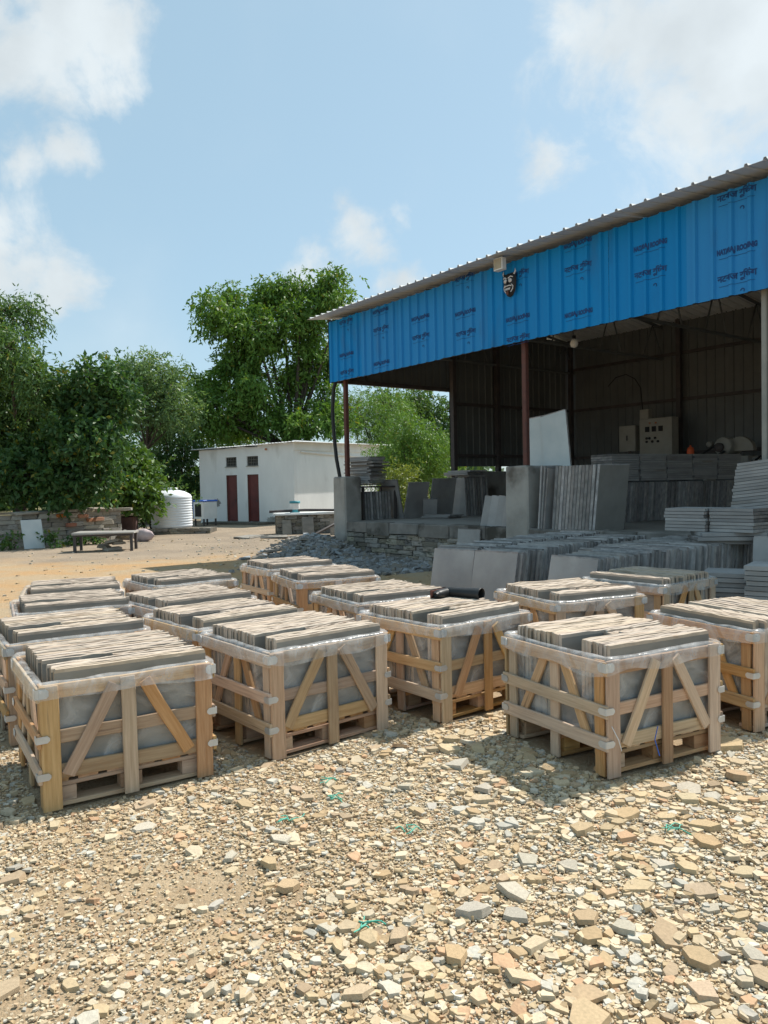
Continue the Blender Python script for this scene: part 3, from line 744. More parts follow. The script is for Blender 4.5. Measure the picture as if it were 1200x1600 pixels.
# ------------------------------------------------------------------ white building and the far left yard
def build_building():
    a = math.radians(55)
    P = Vector((-3.95, 34.0, 0)); A = Vector((math.cos(a), math.sin(a), 0)); B = Vector((-math.sin(a), math.cos(a), 0))
    # local frame: x runs along the door wall from its far left end to the near corner, y goes back behind that wall
    Lw, Dp, Hh = 6.1, 6.4, 3.62
    O = P + B * Lw
    b = empty('whitewashed_building', O, math.atan2(-B.y, -B.x), 'low whitewashed outbuilding with two maroon doors and sheet roof', 'building')
    doors = [(1.83, .72), (3.22, .72)]
    th = .22
    # door wall built in pieces round the openings
    mb = MB(); xs = [0.0]
    d0, d1 = doors; zt = 2.28; w0z, w1z = 2.68, 3.12
    mb.box(0, d0[0], 0, th, 0, Hh - .10)
    mb.box(d0[0] + d0[1], d1[0], 0, th, 0, Hh - .06)
    mb.box(d1[0] + d1[1], Lw, 0, th, 0, Hh)
    for d in doors:
        mb.box(d[0], d[0] + d[1], 0, th, zt, w0z); mb.box(d[0], d[0] + d[1], 0, th, w1z, Hh - .08)
        mb.box(d[0], d[0] + d[1], 0, th, 0, .10)
    mb.build('door_wall', M['plaster'], b)
    mb = MB(); mb.box(Lw - th, Lw + .0, th, Dp, 0, Hh + .0); mb.build('side_wall', M['plaster'], b)
    mb = MB(); mb.box(0, th, th, Dp, 0, Hh - .1); mb.build('far_wall', M['plaster'], b)
    mb = MB(); mb.box(th, Lw - th, Dp - th, Dp, 0, Hh - .1); mb.build('back_wall', M['plaster'], b)
    for i, d in enumerate(doors):
        mb = MB(); mb.box(d[0] + .04, d[0] + d[1] - .04, .06, .10, .12, zt - .04)
        mb.box(d[0] + .04, d[0] + d[1] - .04, .045, .06, 1.15, 1.22); mb.box(d[0] + .04, d[0] + .11, .045, .06, .12, zt - .04); mb.box(d[0] + d[1] - .11, d[0] + d[1] - .04, .045, .06, .12, zt - .04)
        dr = mb.build('door', M['maroon'], b)
        mb = MB(); mb.box(d[0], d[0] + .04, .02, .14, .10, zt); mb.box(d[0] + d[1] - .04, d[0] + d[1], .02, .14, .10, zt); mb.box(d[0] + .04, d[0] + d[1] - .04, .02, .14, zt - .04, zt)
        mb.build('frame', M['redsteel'], dr)
        mb = MB(); mb.tube([(d[0] + d[1] - .16, .035, 1.0), (d[0] + d[1] - .16, .02, 1.08), (d[0] + d[1] - .16, .035, 1.16)], .012, 6); mb.build('handle', M['steel'], dr)
        mb = MB(); mb.box(d[0] + .01, d[0] + d[1] - .01, .10, .14, w0z, w1z); w = mb.build('vent_window', M['black'], b)
        mb = MB(); nb = 7
        for k in range(nb):
            x = d[0] + .03 + (d[1] - .06) * k / (nb - 1); mb.box(x - .012, x + .012, .05, .08, w0z, w1z)
        for k in range(4):
            z = w0z + .03 + (w1z - w0z - .06) * k / 3; mb.box(d[0], d[0] + d[1], .055, .075, z - .012, z + .012)
        mb.build('grate', M['grate'], w)
        mb = MB(); mb.box(d[0] - .03, d[0] + d[1] + .03, -.05, .10, w0z - .04, w0z - .002); mb.build('sill', M['grime'], w)
    # sheet roof, ribs showing at the eave of the door wall
    rsheet = ribbed(1.0, Dp + .7, .2, .025, .03, mat=M['roof'], name='roof_sheet')
    for i in range(7):
        o = link('roof_sheet', rsheet, b); o.matrix_local = Matrix.Translation((-.35 + i * .985, -.28, Hh - .055 + i * .012)) @ Matrix.Rotation(math.radians(.5) - math.pi / 2, 4, 'X')
    mb = MB(); mb.box(Lw - .02, Lw + .06, -.02, Dp + .1, Hh - .32, Hh + .10); mb.build('parapet', M['plaster'], b)
    mb = MB(); mb.tube([(Lw + .09, .4, 3.22), (Lw + .09, 2.0, 3.16), (Lw + .09, Dp + .1, 3.04)], .035, 8); mb.build('drain_pipe', M['white'], b)
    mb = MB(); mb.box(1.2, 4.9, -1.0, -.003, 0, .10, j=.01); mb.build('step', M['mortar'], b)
    mb = MB(); mb.lathe([(.0, 0), (.05, 0), (.06, .05), (.03, .09), (0, .1)], 10); o = mb.build('wall_lamp', M['brick'], b, (4.5, -.06, 3.35))
    # soot and damp marks on the plaster are thin rough patches
    def patch(x0, x1, z0, z1, y, rnd):
        n = 46; c = ((x0 + x1) / 2, (z0 + z1) / 2); mbp = MB()
        vs = [(c[0] + (x1 - x0) / 2 * math.cos(6.283 * k / n) * random.uniform(.6, 1.1), y, c[1] + (z1 - z0) / 2 * math.sin(6.283 * k / n) * random.uniform(.6, 1.1)) for k in range(n)]
        mbp.add(vs, [tuple(range(n))]); return mbp.build('damp_stain', M['grime'], b)
    patch(.9, 1.45, .75, 1.2, -.004, 1); patch(4.3, 5.3, .0, .36, -.004, 2)
build_building()

def build_tank():
    t = empty('water_tank', (-8.02, 29.0, 0), 0, 'white ribbed plastic water tank standing on a stone plinth', 'tank')
    prof = [(0, .22), (.74, .22)]; z = .26
    while z < 1.36:
        prof += [(.745, z), (.762, z + .025), (.762, z + .05), (.745, z + .075)]; z += .095
    prof += [(.74, 1.40), (.70, 1.46), (.50, 1.57), (.30, 1.62), (.22, 1.63)]
    mb = MB(); mb.lathe(prof, 48); mb.build('barrel', M['tank'], t)
    mb = MB(); mb.lathe([(.22, 1.60), (.235, 1.62), (.235, 1.70), (.20, 1.72), (0, 1.72)], 28); mb.build('lid', M['tank'], t)
    mb = MB(); mb.box(-.62, -.40, -.4, -.15, 1.50, 1.60); mb.build('inlet_boss', M['tank'], t)
    p = empty('tank_plinth', (-8.0, 29.0, 0), .05, 'dark stone plinth under the white water tank', 'plinth')
    mb = MB(); mb.box(-.9, 1.5, -.70, .9, 0, .16); mb.build('core', M['mortar'], p)
    courses(p, -.95, 1.55, [0, .10, .22], .2, -.82, DST, .25, .5)
build_tank()

def build_left_yard():
    # dry stone wall, stones laid in courses
    p0, p1 = Vector((-13.2, 20.2, 0)), Vector((-8.75, 25.6, 0))
    d = p1 - p0; Lw = d.length
    w = empty('dry_stone_wall', p0, math.atan2(d.y, d.x), 'long low dry stone wall in front of the trees', 'wall')
    mb = MB(); mb.box(0, Lw, .05, .40, 0, .92); mb.build('core', M['mortar'], w)
    courses(w, 0, Lw, [0, .16, .28, .43, .55, .70, .83, .98], .24, -.02, WST, .25, .75, .03)
    x = 0
    while x < Lw - .2:
        ww = random.uniform(.35, .8); o = link('stone', random.choice(WST), w, (x + ww / 2, .2 + random.uniform(-.04, .04), 1.02 + random.uniform(-.01, .03)), (random.gauss(0, .05), random.gauss(0, .04), random.gauss(0, .1))); o.scale = (ww, .5, random.uniform(.06, .10)); x += ww * random.uniform(.8, 1.1)
    bst = stone_mesh_set(3, M['brick'])
    for x, z in ((4.9, .90), (5.6, .86), (5.9, .72), (6.15, .74), (5.2, .60)):
        o = link('brick', random.choice(bst), w, (x, .06, z)); o.scale = (.34, .3, .11)
    # pale slab leaning on it
    s = MB(); s.bevbox(-.30, .30, -.015, .015, 0, .86, .006, j=.004)
    at = spot(48, 857, 22.0); o = s.build('leaning_slab', M['paleslab'], None, (-10.2, 22.35, .0), (math.radians(-14), 0, math.radians(48))); tag(o, 'pale blue grey slab leaning on the dry stone wall', 'slab')
    # brown low trough with straw lid between wall and tank
    b = empty('mud_bin', (-9.9, 27.6, 0), math.radians(8), 'low brown mud walled bin with flat straw lid beside the tank', 'bin')
    mb = MB(); mb.bevbox(-.75, .95, -.4, .5, 0, .72, .05, j=.03); mb.build('walls', M['brownwall'], b)
    mb = MB(); mb.bevbox(-.9, 1.05, -.5, .6, .72, .80, .03, j=.03); mb.build('lid', M['thatch'], b)
    # stone table on two legs, a log under it
    t = empty('stone_table', (-7.62, 21.0, 0), math.radians(9), 'low bench like table with a stone top and thin legs on bare earth', 'table')
    mb = MB(); mb.bevbox(-.80, .80, -.42, .42, .47, .525, .015, j=.012); mb.build('table_top', M['floor'], t)
    for x, y in ((-.74, -.36), (.72, -.36), (-.74, .36), (.72, .36)):
        mb = MB(); mb.box(x - .035, x + .035, y - .035, y + .035, 0, .47, j=.008); mb.build('leg', M['steel'], t)
    mb = MB(); mb.box(-.76, .76, -.38, -.34, .42, .47); mb.build('rail', M['steel'], t)
    st = empty('stone_pile', (-7.55, 21.15, 0), .2, 'little heap of grey stones under the stone table', 'stones')
    for k in range(9):
        o = link('stone', random.choice(WST), st, (random.uniform(-.25, .35), random.uniform(-.2, .2), .05 + .05 * k), (random.gauss(0, .15), random.gauss(0, .15), random.uniform(0, 3))); o.scale = (random.uniform(.25, .5) * (1.2 - k * .08), .3, .07)
    # dusty pink sack on the ground
    mb = MB(); n = 16; prof = []
    for k in range(9):
        f = k / 8; prof.append((.22 * math.sin(math.pi * f) ** .6 + .001, f * .95 - .475))
    mb.lathe(prof, n); me = mb.mesh('sack', M['sack'])
    for v in me.vertices: v.co.x *= .75 * (1 + .15 * math.sin(v.co.z * 14)); v.co.y *= 1 + .1 * math.sin(v.co.z * 23 + v.co.x * 9)
    o = link('grain_sack', me, None, (-7.75, 24.6, .19), (math.radians(90), 0, math.radians(65))); tag(o, 'plump dusty pink sack lying between table and tank', 'sack')
    # desert air cooler by the building
    c = empty('air_cooler', (-8.05, 34.6, 0.0), math.radians(-46), 'blue and white air cooler standing beside the maroon doors', 'air cooler')
    mb = MB()
    for x, y in ((-.36, -.3), (.36, -.3), (-.36, .3), (.36, .3)): mb.box(x - .03, x + .03, y - .03, y + .03, 0, .32)
    mb.build('stand', M['steel'], c)
    mb = MB(); mb.bevbox(-.44, .44, -.36, .36, .32, 1.10, .04); cab = mb.build('cabinet', M['white'], c)
    mb = MB(); mb.box(-.25, .25, -.38, -.355, .42, .98); mb.build('fan_grille', M['black'], c)
    mb = MB(); mb.bevbox(-.46, -.43, -.37, .37, .32, 1.12, .005); mb.build('side_panel', M['bluepl'], c)
    mb = MB(); mb.bevbox(-.46, .46, -.38, .38, 1.10, 1.16, .02); mb.build('top_cover', M['bluepl'], c)
    # low wall with bucket in front of the side wall
    w = empty('low_stone_wall', (-3.72, 26.6, 0), math.radians(14), 'short rubble wall with a concrete cap in front of the whitewashed building', 'wall')
    mb = MB(); mb.box(.02, 3.1, .05, .75, 0, .66); mb.build('core', M['mortar'], w)
    courses(w, 0, 3.1, [0, .13, .27, .40, .53, .66], .22, 0, DST, .2, .5)
    mb = MB(); mb.bevbox(-.05, 3.15, -.06, .85, .66, .74, .02, j=.015); mb.build('cap', M['plaster'], w)
    bk = empty('paint_bucket', (-3.13, 27.0, .74), 0, 'white plastic bucket with teal bands on the low rubble wall', 'bucket')
    mb = MB(); mb.lathe([(0, .0), (.15, 0), (.165, .10), (.175, .28), (.178, .36)], 20); mb.build('body', M['white'], bk)
    mb = MB(); mb.lathe([(.168, .0), (.172, .02), (.174, .10), (.166, .12)], 20); mb.build('band', M['teal'], bk)
    mb = MB(); mb.lathe([(.185, .33), (.188, .36), (.186, .41), (.0, .42)], 20); mb.build('lid', M['teal'], bk)
    mb = MB(); mb.tube([(-4.0, 26.75, .80), (-2.8, 26.95, .83), (-1.6, 27.0, .80), (-.9, 26.3, .76), (-1.35, 25.0, .55), (-2.2, 24.3, .12)], .045, 8)
    o = mb.build('drain_hose', M['steel'], None); tag(o, 'thick dark hose sagging over the low rubble wall', 'hose')
    for k, (x, y, wd, h, rz, lb) in enumerate(((-3.35, 26.45, .30, .52, .2, 'narrow grey slab propped at the near end of the low rubble wall'),
                                              (-2.62, 26.5, .42, .60, .3, 'brown broken slab leaning on the middle of the low rubble wall'),
                                              (-1.55, 25.75, .55, .58, .5, 'wide tan slab propped behind the hose beside the rubble heap'))):
        mb = MB(); mb.bevbox(-wd / 2, wd / 2, -.02, .02, 0, h, .01, j=.02); o = mb.build('leaning_slab', M['slab'], None, (x, y, 0), (math.radians(-16), 0, rz)); tag(o, lb, 'slab')
    for k in range(5):
        mb = MB(); mb.bevbox(-.5, .5, -.3, .3, 0, .04, .01, j=.03); o = mb.build('flat_slab', M['slab'], None, (-4.6 + .62 * k + random.uniform(-.2, .2), 25.0 + random.uniform(-.4, .6), .01), (0, 0, random.uniform(0, 3)))
        tag(o, nth(k) + ' thin grey slab from the left lying before the low rubble wall', 'slab', 'slabs lying before the low wall')
build_left_yard()

# ------------------------------------------------------------------ crates and their slabs
BOARDS = {}
def board(parent, name, p0, p1, wdir, width, thick, mat='wood', over=0.0):
    """plank from p0 to p1 (local to parent); wdir = direction of its width; own mesh frame: x along, y across, z thick"""
    p0, p1 = Vector(p0), Vector(p1); ax = p1 - p0; ln = ax.length; ax.normalize()
    wd = Vector(wdir); wd = (wd - ax * wd.dot(ax)).normalized(); tn = ax.cross(wd)
    key = (round(ln, 2), round(width, 3), round(thick, 3), mat); L_ = BOARDS.setdefault(key, [])
    if len(L_) < 3:
        mb = MB(); h = ln / 2; w = width / 2; t = thick / 2; c = .003; n = 4
        vs = []; bow = random.uniform(-.003, .003)
        for i in range(n + 1):
            x = -h + ln * i / n; b_ = bow * math.sin(math.pi * i / n); dw = random.uniform(-.0025, .0025)
            if i in (0, n): x += random.uniform(-.003, .003)
            vs += [(x, -w + dw, b_ - t + c), (x, -w + c + dw, b_ - t), (x, w - c + dw, b_ - t), (x, w + dw, b_ - t + c), (x, w + dw, b_ + t - c), (x, w - c + dw, b_ + t), (x, -w + c + dw, b_ + t), (x, -w + dw, b_ + t - c)]
        fs = [tuple(range(7, -1, -1)), tuple(range(n * 8, n * 8 + 8))]
        for i in range(n):
            for k in range(8): q = (k + 1) % 8; fs.append((i * 8 + k, i * 8 + q, i * 8 + 8 + q, i * 8 + 8 + k))
        mb.add(vs, [tuple(reversed(f)) for f in fs][:0] + fs); L_.append(mb.mesh(name, M[mat]))
    o = link(name, random.choice(L_), parent)
    R = Matrix((ax, wd, tn)).transposed().to_4x4()
    o.matrix_local = Matrix.Translation((p0 + p1) / 2) @ R
    return o

def film_mesh(seed):
    rg = np.random.default_rng(seed); n = 132
    # perimeter of the crate, slightly rounded, measured from the near corner
    per = 2 * (CL + CW); s = np.arange(n) * per / n; pts = []; nrm = []
    for q in s:
        if q < CL: p, m = (q, 0), (0, -1)
        elif q < CL + CW: p, m = (CL, q - CL), (1, 0)
        elif q < 2 * CL + CW: p, m = (CL - (q - CL - CW), CW), (0, 1)
        else: p, m = (0, CW - (q - 2 * CL - CW)), (-1, 0)
        pts.append(p); nrm.append(m)
    pts = np.array(pts, float); nrm = np.array(nrm, float)
    k = np.array([.25, .5, .25]); nrm = sum(w * np.roll(nrm, j, 0) for w, j in zip(k, (-1, 0, 1)))
    def wave(amp, freqs):
        r = np.zeros(n)
        for f in freqs: r += rg.normal(0, 1) * np.sin(2 * np.pi * f * s / per + rg.uniform(0, 6.28))
        return amp * r / math.sqrt(len(freqs))
    hem = .560 + wave(.014, (2, 3, 5, 7))
    hem = np.clip(hem, .50, .60)
    prof = [(-.030, lambda: .17 + wave(.006, (7, 11)), .004), (-.026, lambda: .27 + 0 * s, .006), (-.026, lambda: .38 + 0 * s, .007), (-.026, lambda: .49 + 0 * s, .006), (-.028, lambda: .59 + wave(.004, (9, 14)), .004),
            (-.022, lambda: .640 + wave(.004, (5, 9, 13)), .003), (.004, lambda: .652 + wave(.004, (5, 9, 14)), .002), (.030, lambda: .640 + wave(.004, (5, 8, 13)), .003), (.034, lambda: .605 + wave(.006, (8, 15)), .004), (.033, lambda: hem, .005)]
    V = []
    for off, zf, wob in prof:
        o = off + np.abs(wave(wob * .8, (3, 5, 8, 12))) * (1 if off > 0 else -.3)
        z = zf()
        V.append(np.column_stack([pts + nrm * o[:, None], z]))
    V = np.concatenate(V); F = []
    for r in range(len(prof) - 1):
        i = np.arange(n); j = (i + 1) % n
        F.append(np.stack([r * n + i, r * n + j, (r + 1) * n + j, (r + 1) * n + i], 1))
    me = np_mesh('liner_film', V, np.concatenate(F), M['film']); me.polygons.foreach_set('use_smooth', np.ones(len(me.polygons), bool))
    return me
FILMS = [film_mesh(11 + i) for i in range(5)]
_b = MB(); _b.bevbox(0, .085, -.0035, 0, 0, .034, .001); STRAP_F = _b.mesh('corner_strap', M['zinc'])
def strap_mesh(hh):
    mb = MB(); L1, L2, t, c = .062, .055, .003, .012
    def plate(pts, nrm):
        n = len(pts); a = [Vector(p) for p in pts]; b = [p + Vector(nrm) * t for p in a]
        mb.add(a + b, [tuple(range(n)), tuple(range(2 * n - 1, n - 1, -1))] + [(k, n + k, n + (k + 1) % n, (k + 1) % n) for k in range(n)])
    plate([(0, 0, 0), (L1 - c, 0, 0), (L1, 0, c), (L1, 0, hh - c), (L1 - c, 0, hh), (0, 0, hh)], (0, -1, 0))
    plate([(0, 0, 0), (0, 0, hh), (0, L2 - c, hh), (0, L2, hh - c), (0, L2, c), (0, L2 - c, 0)], (-1, 0, 0))
    return mb.mesh('corner_strap', M['zinc'])
STRAP = strap_mesh(.036); STRAP_T = strap_mesh(.048)

def make_crate(key, x, y, ang, label, idx):
    cr = empty('slab_crate', (x, y, float(ground_height(x, y)) + .012), math.radians(ang), label, 'crate', 'open crates of stone slabs')
    T = .018
    rails = (.592, .365, .185); rw = (.072, .068, .075)
    j = lambda a=.008: random.uniform(-a, a)
    for side in (0, 1):                       # front and back: rails inside, posts and braces outside
        yo = 0 if side == 0 else CW; sg = -1 if side == 0 else 1
        for z, w in zip(rails, rw):
            board(cr, 'rail', (.002, yo - sg * T / 2, z + j()), (CL - .002, yo - sg * T / 2, z + j()), (0, 0, 1), w, T)
        for xx in (.046, CL - .046):
            board(cr, 'corner_post', (xx, yo + sg * (T / 2 + .001), .0), (xx + j(.004), yo + sg * (T / 2 + .001), CH), (1, 0, 0), .090, T)
        cx = CL / 2 + j(.015)
        board(cr, 'centre_post', (cx, yo + sg * (T / 2 + .001), .005), (cx + j(.006), yo + sg * (T / 2 + .001), CH - .005), (1, 0, 0), .074, T)
        for d in (-1, 1):
            board(cr, 'brace', (cx + d * (.075 + j(.012)), yo + sg * (T / 2 + .001), CH - .035), (CL / 2 + d * (.315 + j(.02)), yo + sg * (T / 2 + .001), .165 + j(.012)), (1, 0, 0), .066, T)
    for side in (0, 1):                       # the two other sides: rails outside, posts and braces inside
        xo = 0 if side == 0 else CL; sg = -1 if side == 0 else 1
        for z, w in zip(rails, rw):
            board(cr, 'rail', (xo + sg * (T / 2 + .001), -T - .001, z + j()), (xo + sg * (T / 2 + .001), CW + T, z + j()), (0, 0, 1), w, T)
        for yy in (.036 + T, CW - .036 - T):
            board(cr, 'corner_post', (xo - sg * (T / 2 + .001), yy, .0), (xo - sg * (T / 2 + .001), yy, CH - .002), (0, 1, 0), .070, T)
        cy = CW / 2 + j(.02)
        board(cr, 'centre_post', (xo - sg * (T / 2 + .001), cy, .0), (xo - sg * (T / 2 + .001), cy + j(.006), CH - .01), (0, 1, 0), .072, T)
        for d in (-1, 1):
            board(cr, 'brace', (xo - sg * (T / 2 + .001), cy + d * (.085 + j(.012)), CH - .05), (xo - sg * (T / 2 + .001), CW / 2 + d * (.29 + j(.02)), .155), (0, 1, 0), .062, T)
    # pallet
    for yy in (.075, CW / 2, CW - .075):
        board(cr, 'skid', (.03, yy, .012), (CL - .03, yy, .012), (0, 1, 0), .10, .022, 'oldwood')
        board(cr, 'stringer', (.03, yy, .112), (CL - .03, yy, .112), (0, 1, 0), .09, .022, 'oldwood')
        for xx in (.11, CL / 2, CL - .11):
            board(cr, 'block', (xx - .055, yy, .062), (xx + .055, yy, .062), (0, 1, 0), .085, .077, 'oldwood')
    for k in range(6):
        xx = .08 + k * (CL - .16) / 5
        board(cr, 'deck_board', (xx, .03, .133), (xx, CW - .03, .133), (1, 0, 0), .10, .018, 'oldwood')
    # zinc straps folded round the corners
    for (cx, cy, rz) in ((-.0215, -.0215, 0), (CL + .0215, -.0215, math.pi / 2), (CL + .0215, CW + .0215, math.pi), (-.0215, CW + .0215, -math.pi / 2)):
        for z, me in ((rails[1] - .02, STRAP), (rails[2] - .02, STRAP), (rails[0] - .02, STRAP_T)):
            o = link('corner_strap', me, cr, (cx * 1.06 if cx < 0 else cx + .001, cy * 1.06 if cy < 0 else cy + .001, z + random.uniform(-.006, .006)), (0, 0, rz))
    link('liner_film', FILMS[idx % len(FILMS)], cr, (0, 0, 0))
    return cr

def rough_slab(L_, H_, T_, mats, rough=.006, n=12):
    """a riven slab on edge: x length, y thickness, z height; broken top and end edges"""
    mb = MB(); vs = []
    xs = [L_ * i / n for i in range(n + 1)]
    jt = lambda a: random.gauss(0, a)
    for i, x in enumerate(xs):
        e = x + (abs(jt(rough)) if i == 0 else (-abs(jt(rough)) if i == n else 0))
        zt = H_ + jt(rough * .30); c = T_ * .5
        f, b = -c + abs(jt(rough * .20)), c - abs(jt(rough * .20))
        vs += [(x, -c, 0), (x, -c, H_ - .018), (e, f, zt), (e, b, zt + jt(rough * .2)), (x, c, H_ - .018), (x, c, 0)]
    for i in range(n):
        a = i * 6; b = a + 6
        mb.add([], [])
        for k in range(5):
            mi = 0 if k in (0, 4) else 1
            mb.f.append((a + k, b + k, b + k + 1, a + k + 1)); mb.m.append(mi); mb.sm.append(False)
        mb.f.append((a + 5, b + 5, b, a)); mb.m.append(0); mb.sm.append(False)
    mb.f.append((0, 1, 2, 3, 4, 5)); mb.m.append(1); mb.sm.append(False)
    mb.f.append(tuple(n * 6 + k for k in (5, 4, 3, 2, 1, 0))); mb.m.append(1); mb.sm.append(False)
    mb.v = vs
    return mb.mesh('crated_slab', mats)
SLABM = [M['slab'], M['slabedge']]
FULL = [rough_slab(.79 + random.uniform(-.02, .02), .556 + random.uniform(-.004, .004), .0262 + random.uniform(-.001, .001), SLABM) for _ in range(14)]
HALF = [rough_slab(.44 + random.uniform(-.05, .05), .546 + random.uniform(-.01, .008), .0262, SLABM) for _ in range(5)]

def slab_layout(rng):
    """(mesh, x, depth, lean) for one crate: rows from front to back, with a pocket where only short slabs stand"""
    out = []; d = .050; row = 0
    pocket = rng.randint(5, 8); plen = rng.randint(3, 5)
    while d < CW - .050:
        if pocket <= row < pocket + plen:
            me = rng.choice(HALF); x = CL - .045 - me.vertices[-1].co.x - rng.uniform(0, .02)
        else:
            me = rng.choice(FULL); x = .045 + rng.uniform(0, .018) + (.015 if row < pocket else 0)
        out.append((me, x, d, rng.gauss(0, .0022))); d += .0268 + abs(rng.gauss(0, .0012)); row += 1
    return out

SLAB_LABEL = {'A1': 'near left open crate', 'A2': 'crate cut by the left picture edge', 'A3': 'third crate of the left column',
              'B1': 'front crate of the second column', 'B2': 'second crate of the second column', 'B3': 'third crate of the second column',
              'C1': 'crate under the rubber boot', 'C2': 'crate behind the boot crate', 'D1': 'large right foreground crate',
              'D2': 'crate behind the right foreground crate', 'D3': 'half shaded crate', 'E1': 'crate cut by the right edge'}
far_slabs = []
for idx, (key, x, y, ang, turn, label, single) in enumerate(CRATES):
    cr = make_crate(key, x, y, ang, label, idx)
    rng = random.Random(100 + idx)
    base = Matrix.Translation((x, y, float(ground_height(x, y)) + .012)) @ Matrix.Rotation(math.radians(ang), 4, 'Z')
    for ri, (me, sx, d, lean) in enumerate(slab_layout(rng)):
        if turn: loc = Matrix.Translation((d, CW - sx + .01, .143)) @ Matrix.Rotation(-math.pi / 2, 4, 'Z')
        else: loc = Matrix.Translation((sx, d, .143))
        mw = base @ loc @ Matrix.Rotation(lean, 4, 'X') @ Matrix.Rotation(rng.gauss(0, .004), 4, 'Z')
        if single:
            o = link('crated_slab', me); o.matrix_world = mw
            tag(o, nth(ri) + (' slab from the left' if turn else ' slab from the front') + ' in the ' + SLAB_LABEL[key], 'slab', 'slabs packed in the ' + SLAB_LABEL[key])
        else: far_slabs.append((me, mw))
mb = MB()
for me, mw in far_slabs:
    b = len(mb.v); mb.v += [tuple(mw @ v.co) for v in me.vertices]
    for p in me.polygons: mb.f.append(tuple(b + i for i in p.vertices)); mb.m.append(p.material_index); mb.sm.append(False)
stuff(mb.build('distant_crated_slabs', SLABM), 'grey slabs packed on edge in the six farthest crates', 'slabs')

# ------------------------------------------------------------------ the rubber boot on the middle crate
def build_boot():
    k_ = .82
    b = empty('rubber_boot', (.50, 6.02, .712), math.radians(-36), 'black rubber boot lying on its side on the crated slabs', 'boot'); b.scale = (k_, k_, k_)
    # lies along x: sole end at -x, leg opening at +x; y is the boot's front-back axis
    mb = MB(); n = 16; rings = [(-.02, .058, .045, .0), (.01, .062, .050, .0), (.06, .055, .048, .0), (.12, .052, .047, .002), (.20, .056, .050, .002), (.28, .062, .054, .0), (.34, .066, .056, .0), (.35, .068, .058, 0)]
    vs = []; 
    for x, ry, rz, dy in rings:
        vs += [(x, dy + ry * math.cos(6.283 * k / n), .058 + rz * math.sin(6.283 * k / n)) for k in range(n)]
    for x, ry, rz, dy in reversed(rings[3:]):
        vs += [(x, dy + (ry - .005) * math.cos(6.283 * k / n), .058 + (rz - .005) * math.sin(6.283 * k / n)) for k in range(n)]
    R_ = len(vs) // n
    mb.add(vs, [(i * n + k, i * n + (k + 1) % n, (i + 1) * n + (k + 1) % n, (i + 1) * n + k) for i in range(R_ - 1) for k in range(n)], 0, True)
    mb.build('leg_shaft', M['rubber'], b)
    mb = MB()
    foot = [(.055, .052, .045), (.10, .05, .044), (.16, .05, .042), (.205, .044, .035), (.225, .02, .018)]
    vs = []
    for y, rx, rz in [(-.06, .035, .035), (-.03, .052, .046), (.0, .056, .048)] + foot:
        vs += [(-.015 + rx * math.cos(6.283 * k / n), -y, .056 + rz * math.sin(6.283 * k / n)) for k in range(n)]
    R_ = len(vs) // n
    mb.add(vs, [(i * n + k, i * n + (k + 1) % n, (i + 1) * n + (k + 1) % n, (i + 1) * n + k) for i in range(R_ - 1) for k in range(n)] + [tuple(range(n)), tuple((R_ - 1) * n + k for k in range(n - 1, -1, -1))], 0, True)
    mb.build('foot', M['rubber'], b)
    mb = MB(); mb.bevbox(-.080, -.064, -.222, .060, .016, .096, .007); mb.build('sole', M['sole'], b)
build_boot()

# ------------------------------------------------------------------ grey slabs: rows on the ground before the platform
YS = [M['yslab'], M['yslabedge']]
def slab_set(L_, H_, T_, n=6, mats=YS, name='upright_slab', count=5, rough=.004):
    out = []
    for _ in range(count):
        me = rough_slab(L_ * random.uniform(.98, 1.02), H_ * random.uniform(.985, 1.015), T_ * random.uniform(.85, 1.1), mats, rough, n); me.name = name; out.append(me)
    return out
ROWM = slab_set(.62, .82, .042)
# every row runs away from the viewer; slab faces look back along the row
ROWS = [((.56, 9.82), (2.85, 12.40), 'leftmost upright row before the platform', .0),
        ((1.00, 9.20), (3.30, 11.50), 'second upright row before the platform', .0),
        ((2.20, 9.05), (4.00, 10.85), 'third upright row before the platform', .0),
        ((1.68, 8.25), (4.50, 10.40), 'upright row nearest the half shaded crate', .0)]
for (x0, y0), (x1, y1), lab, _z in ROWS:
    a = Vector((x0, y0, 0)); d = Vector((x1, y1, 0)) - a; ln = d.length; d.normalize(); ang = math.atan2(d.y, d.x)
    s = 0.0; ri = -1
    while s < ln:
        p = a + d * s; ri += 1
        o = link('upright_slab', random.choice(ROWM))
        # slab length runs to the right of the row direction; leaning away from the viewer
        lean = math.radians(-13 + 5 * min(s / 1.2, 1)) + random.gauss(0, .006)
        o.matrix_world = Matrix.Translation((p.x, p.y, random.uniform(-.01, .012))) @ Matrix.Rotation(ang - math.pi / 2, 4, 'Z') @ Matrix.Rotation(lean, 4, 'X') @ Matrix.Translation((random.uniform(-.02, .02), 0, 0))
        tag(o, nth(ri) + ' grey slab from the front in the ' + lab, 'slab', 'slabs of the ' + lab)
        s += random.choice((.045, .047, .05, .055, .06, .062))

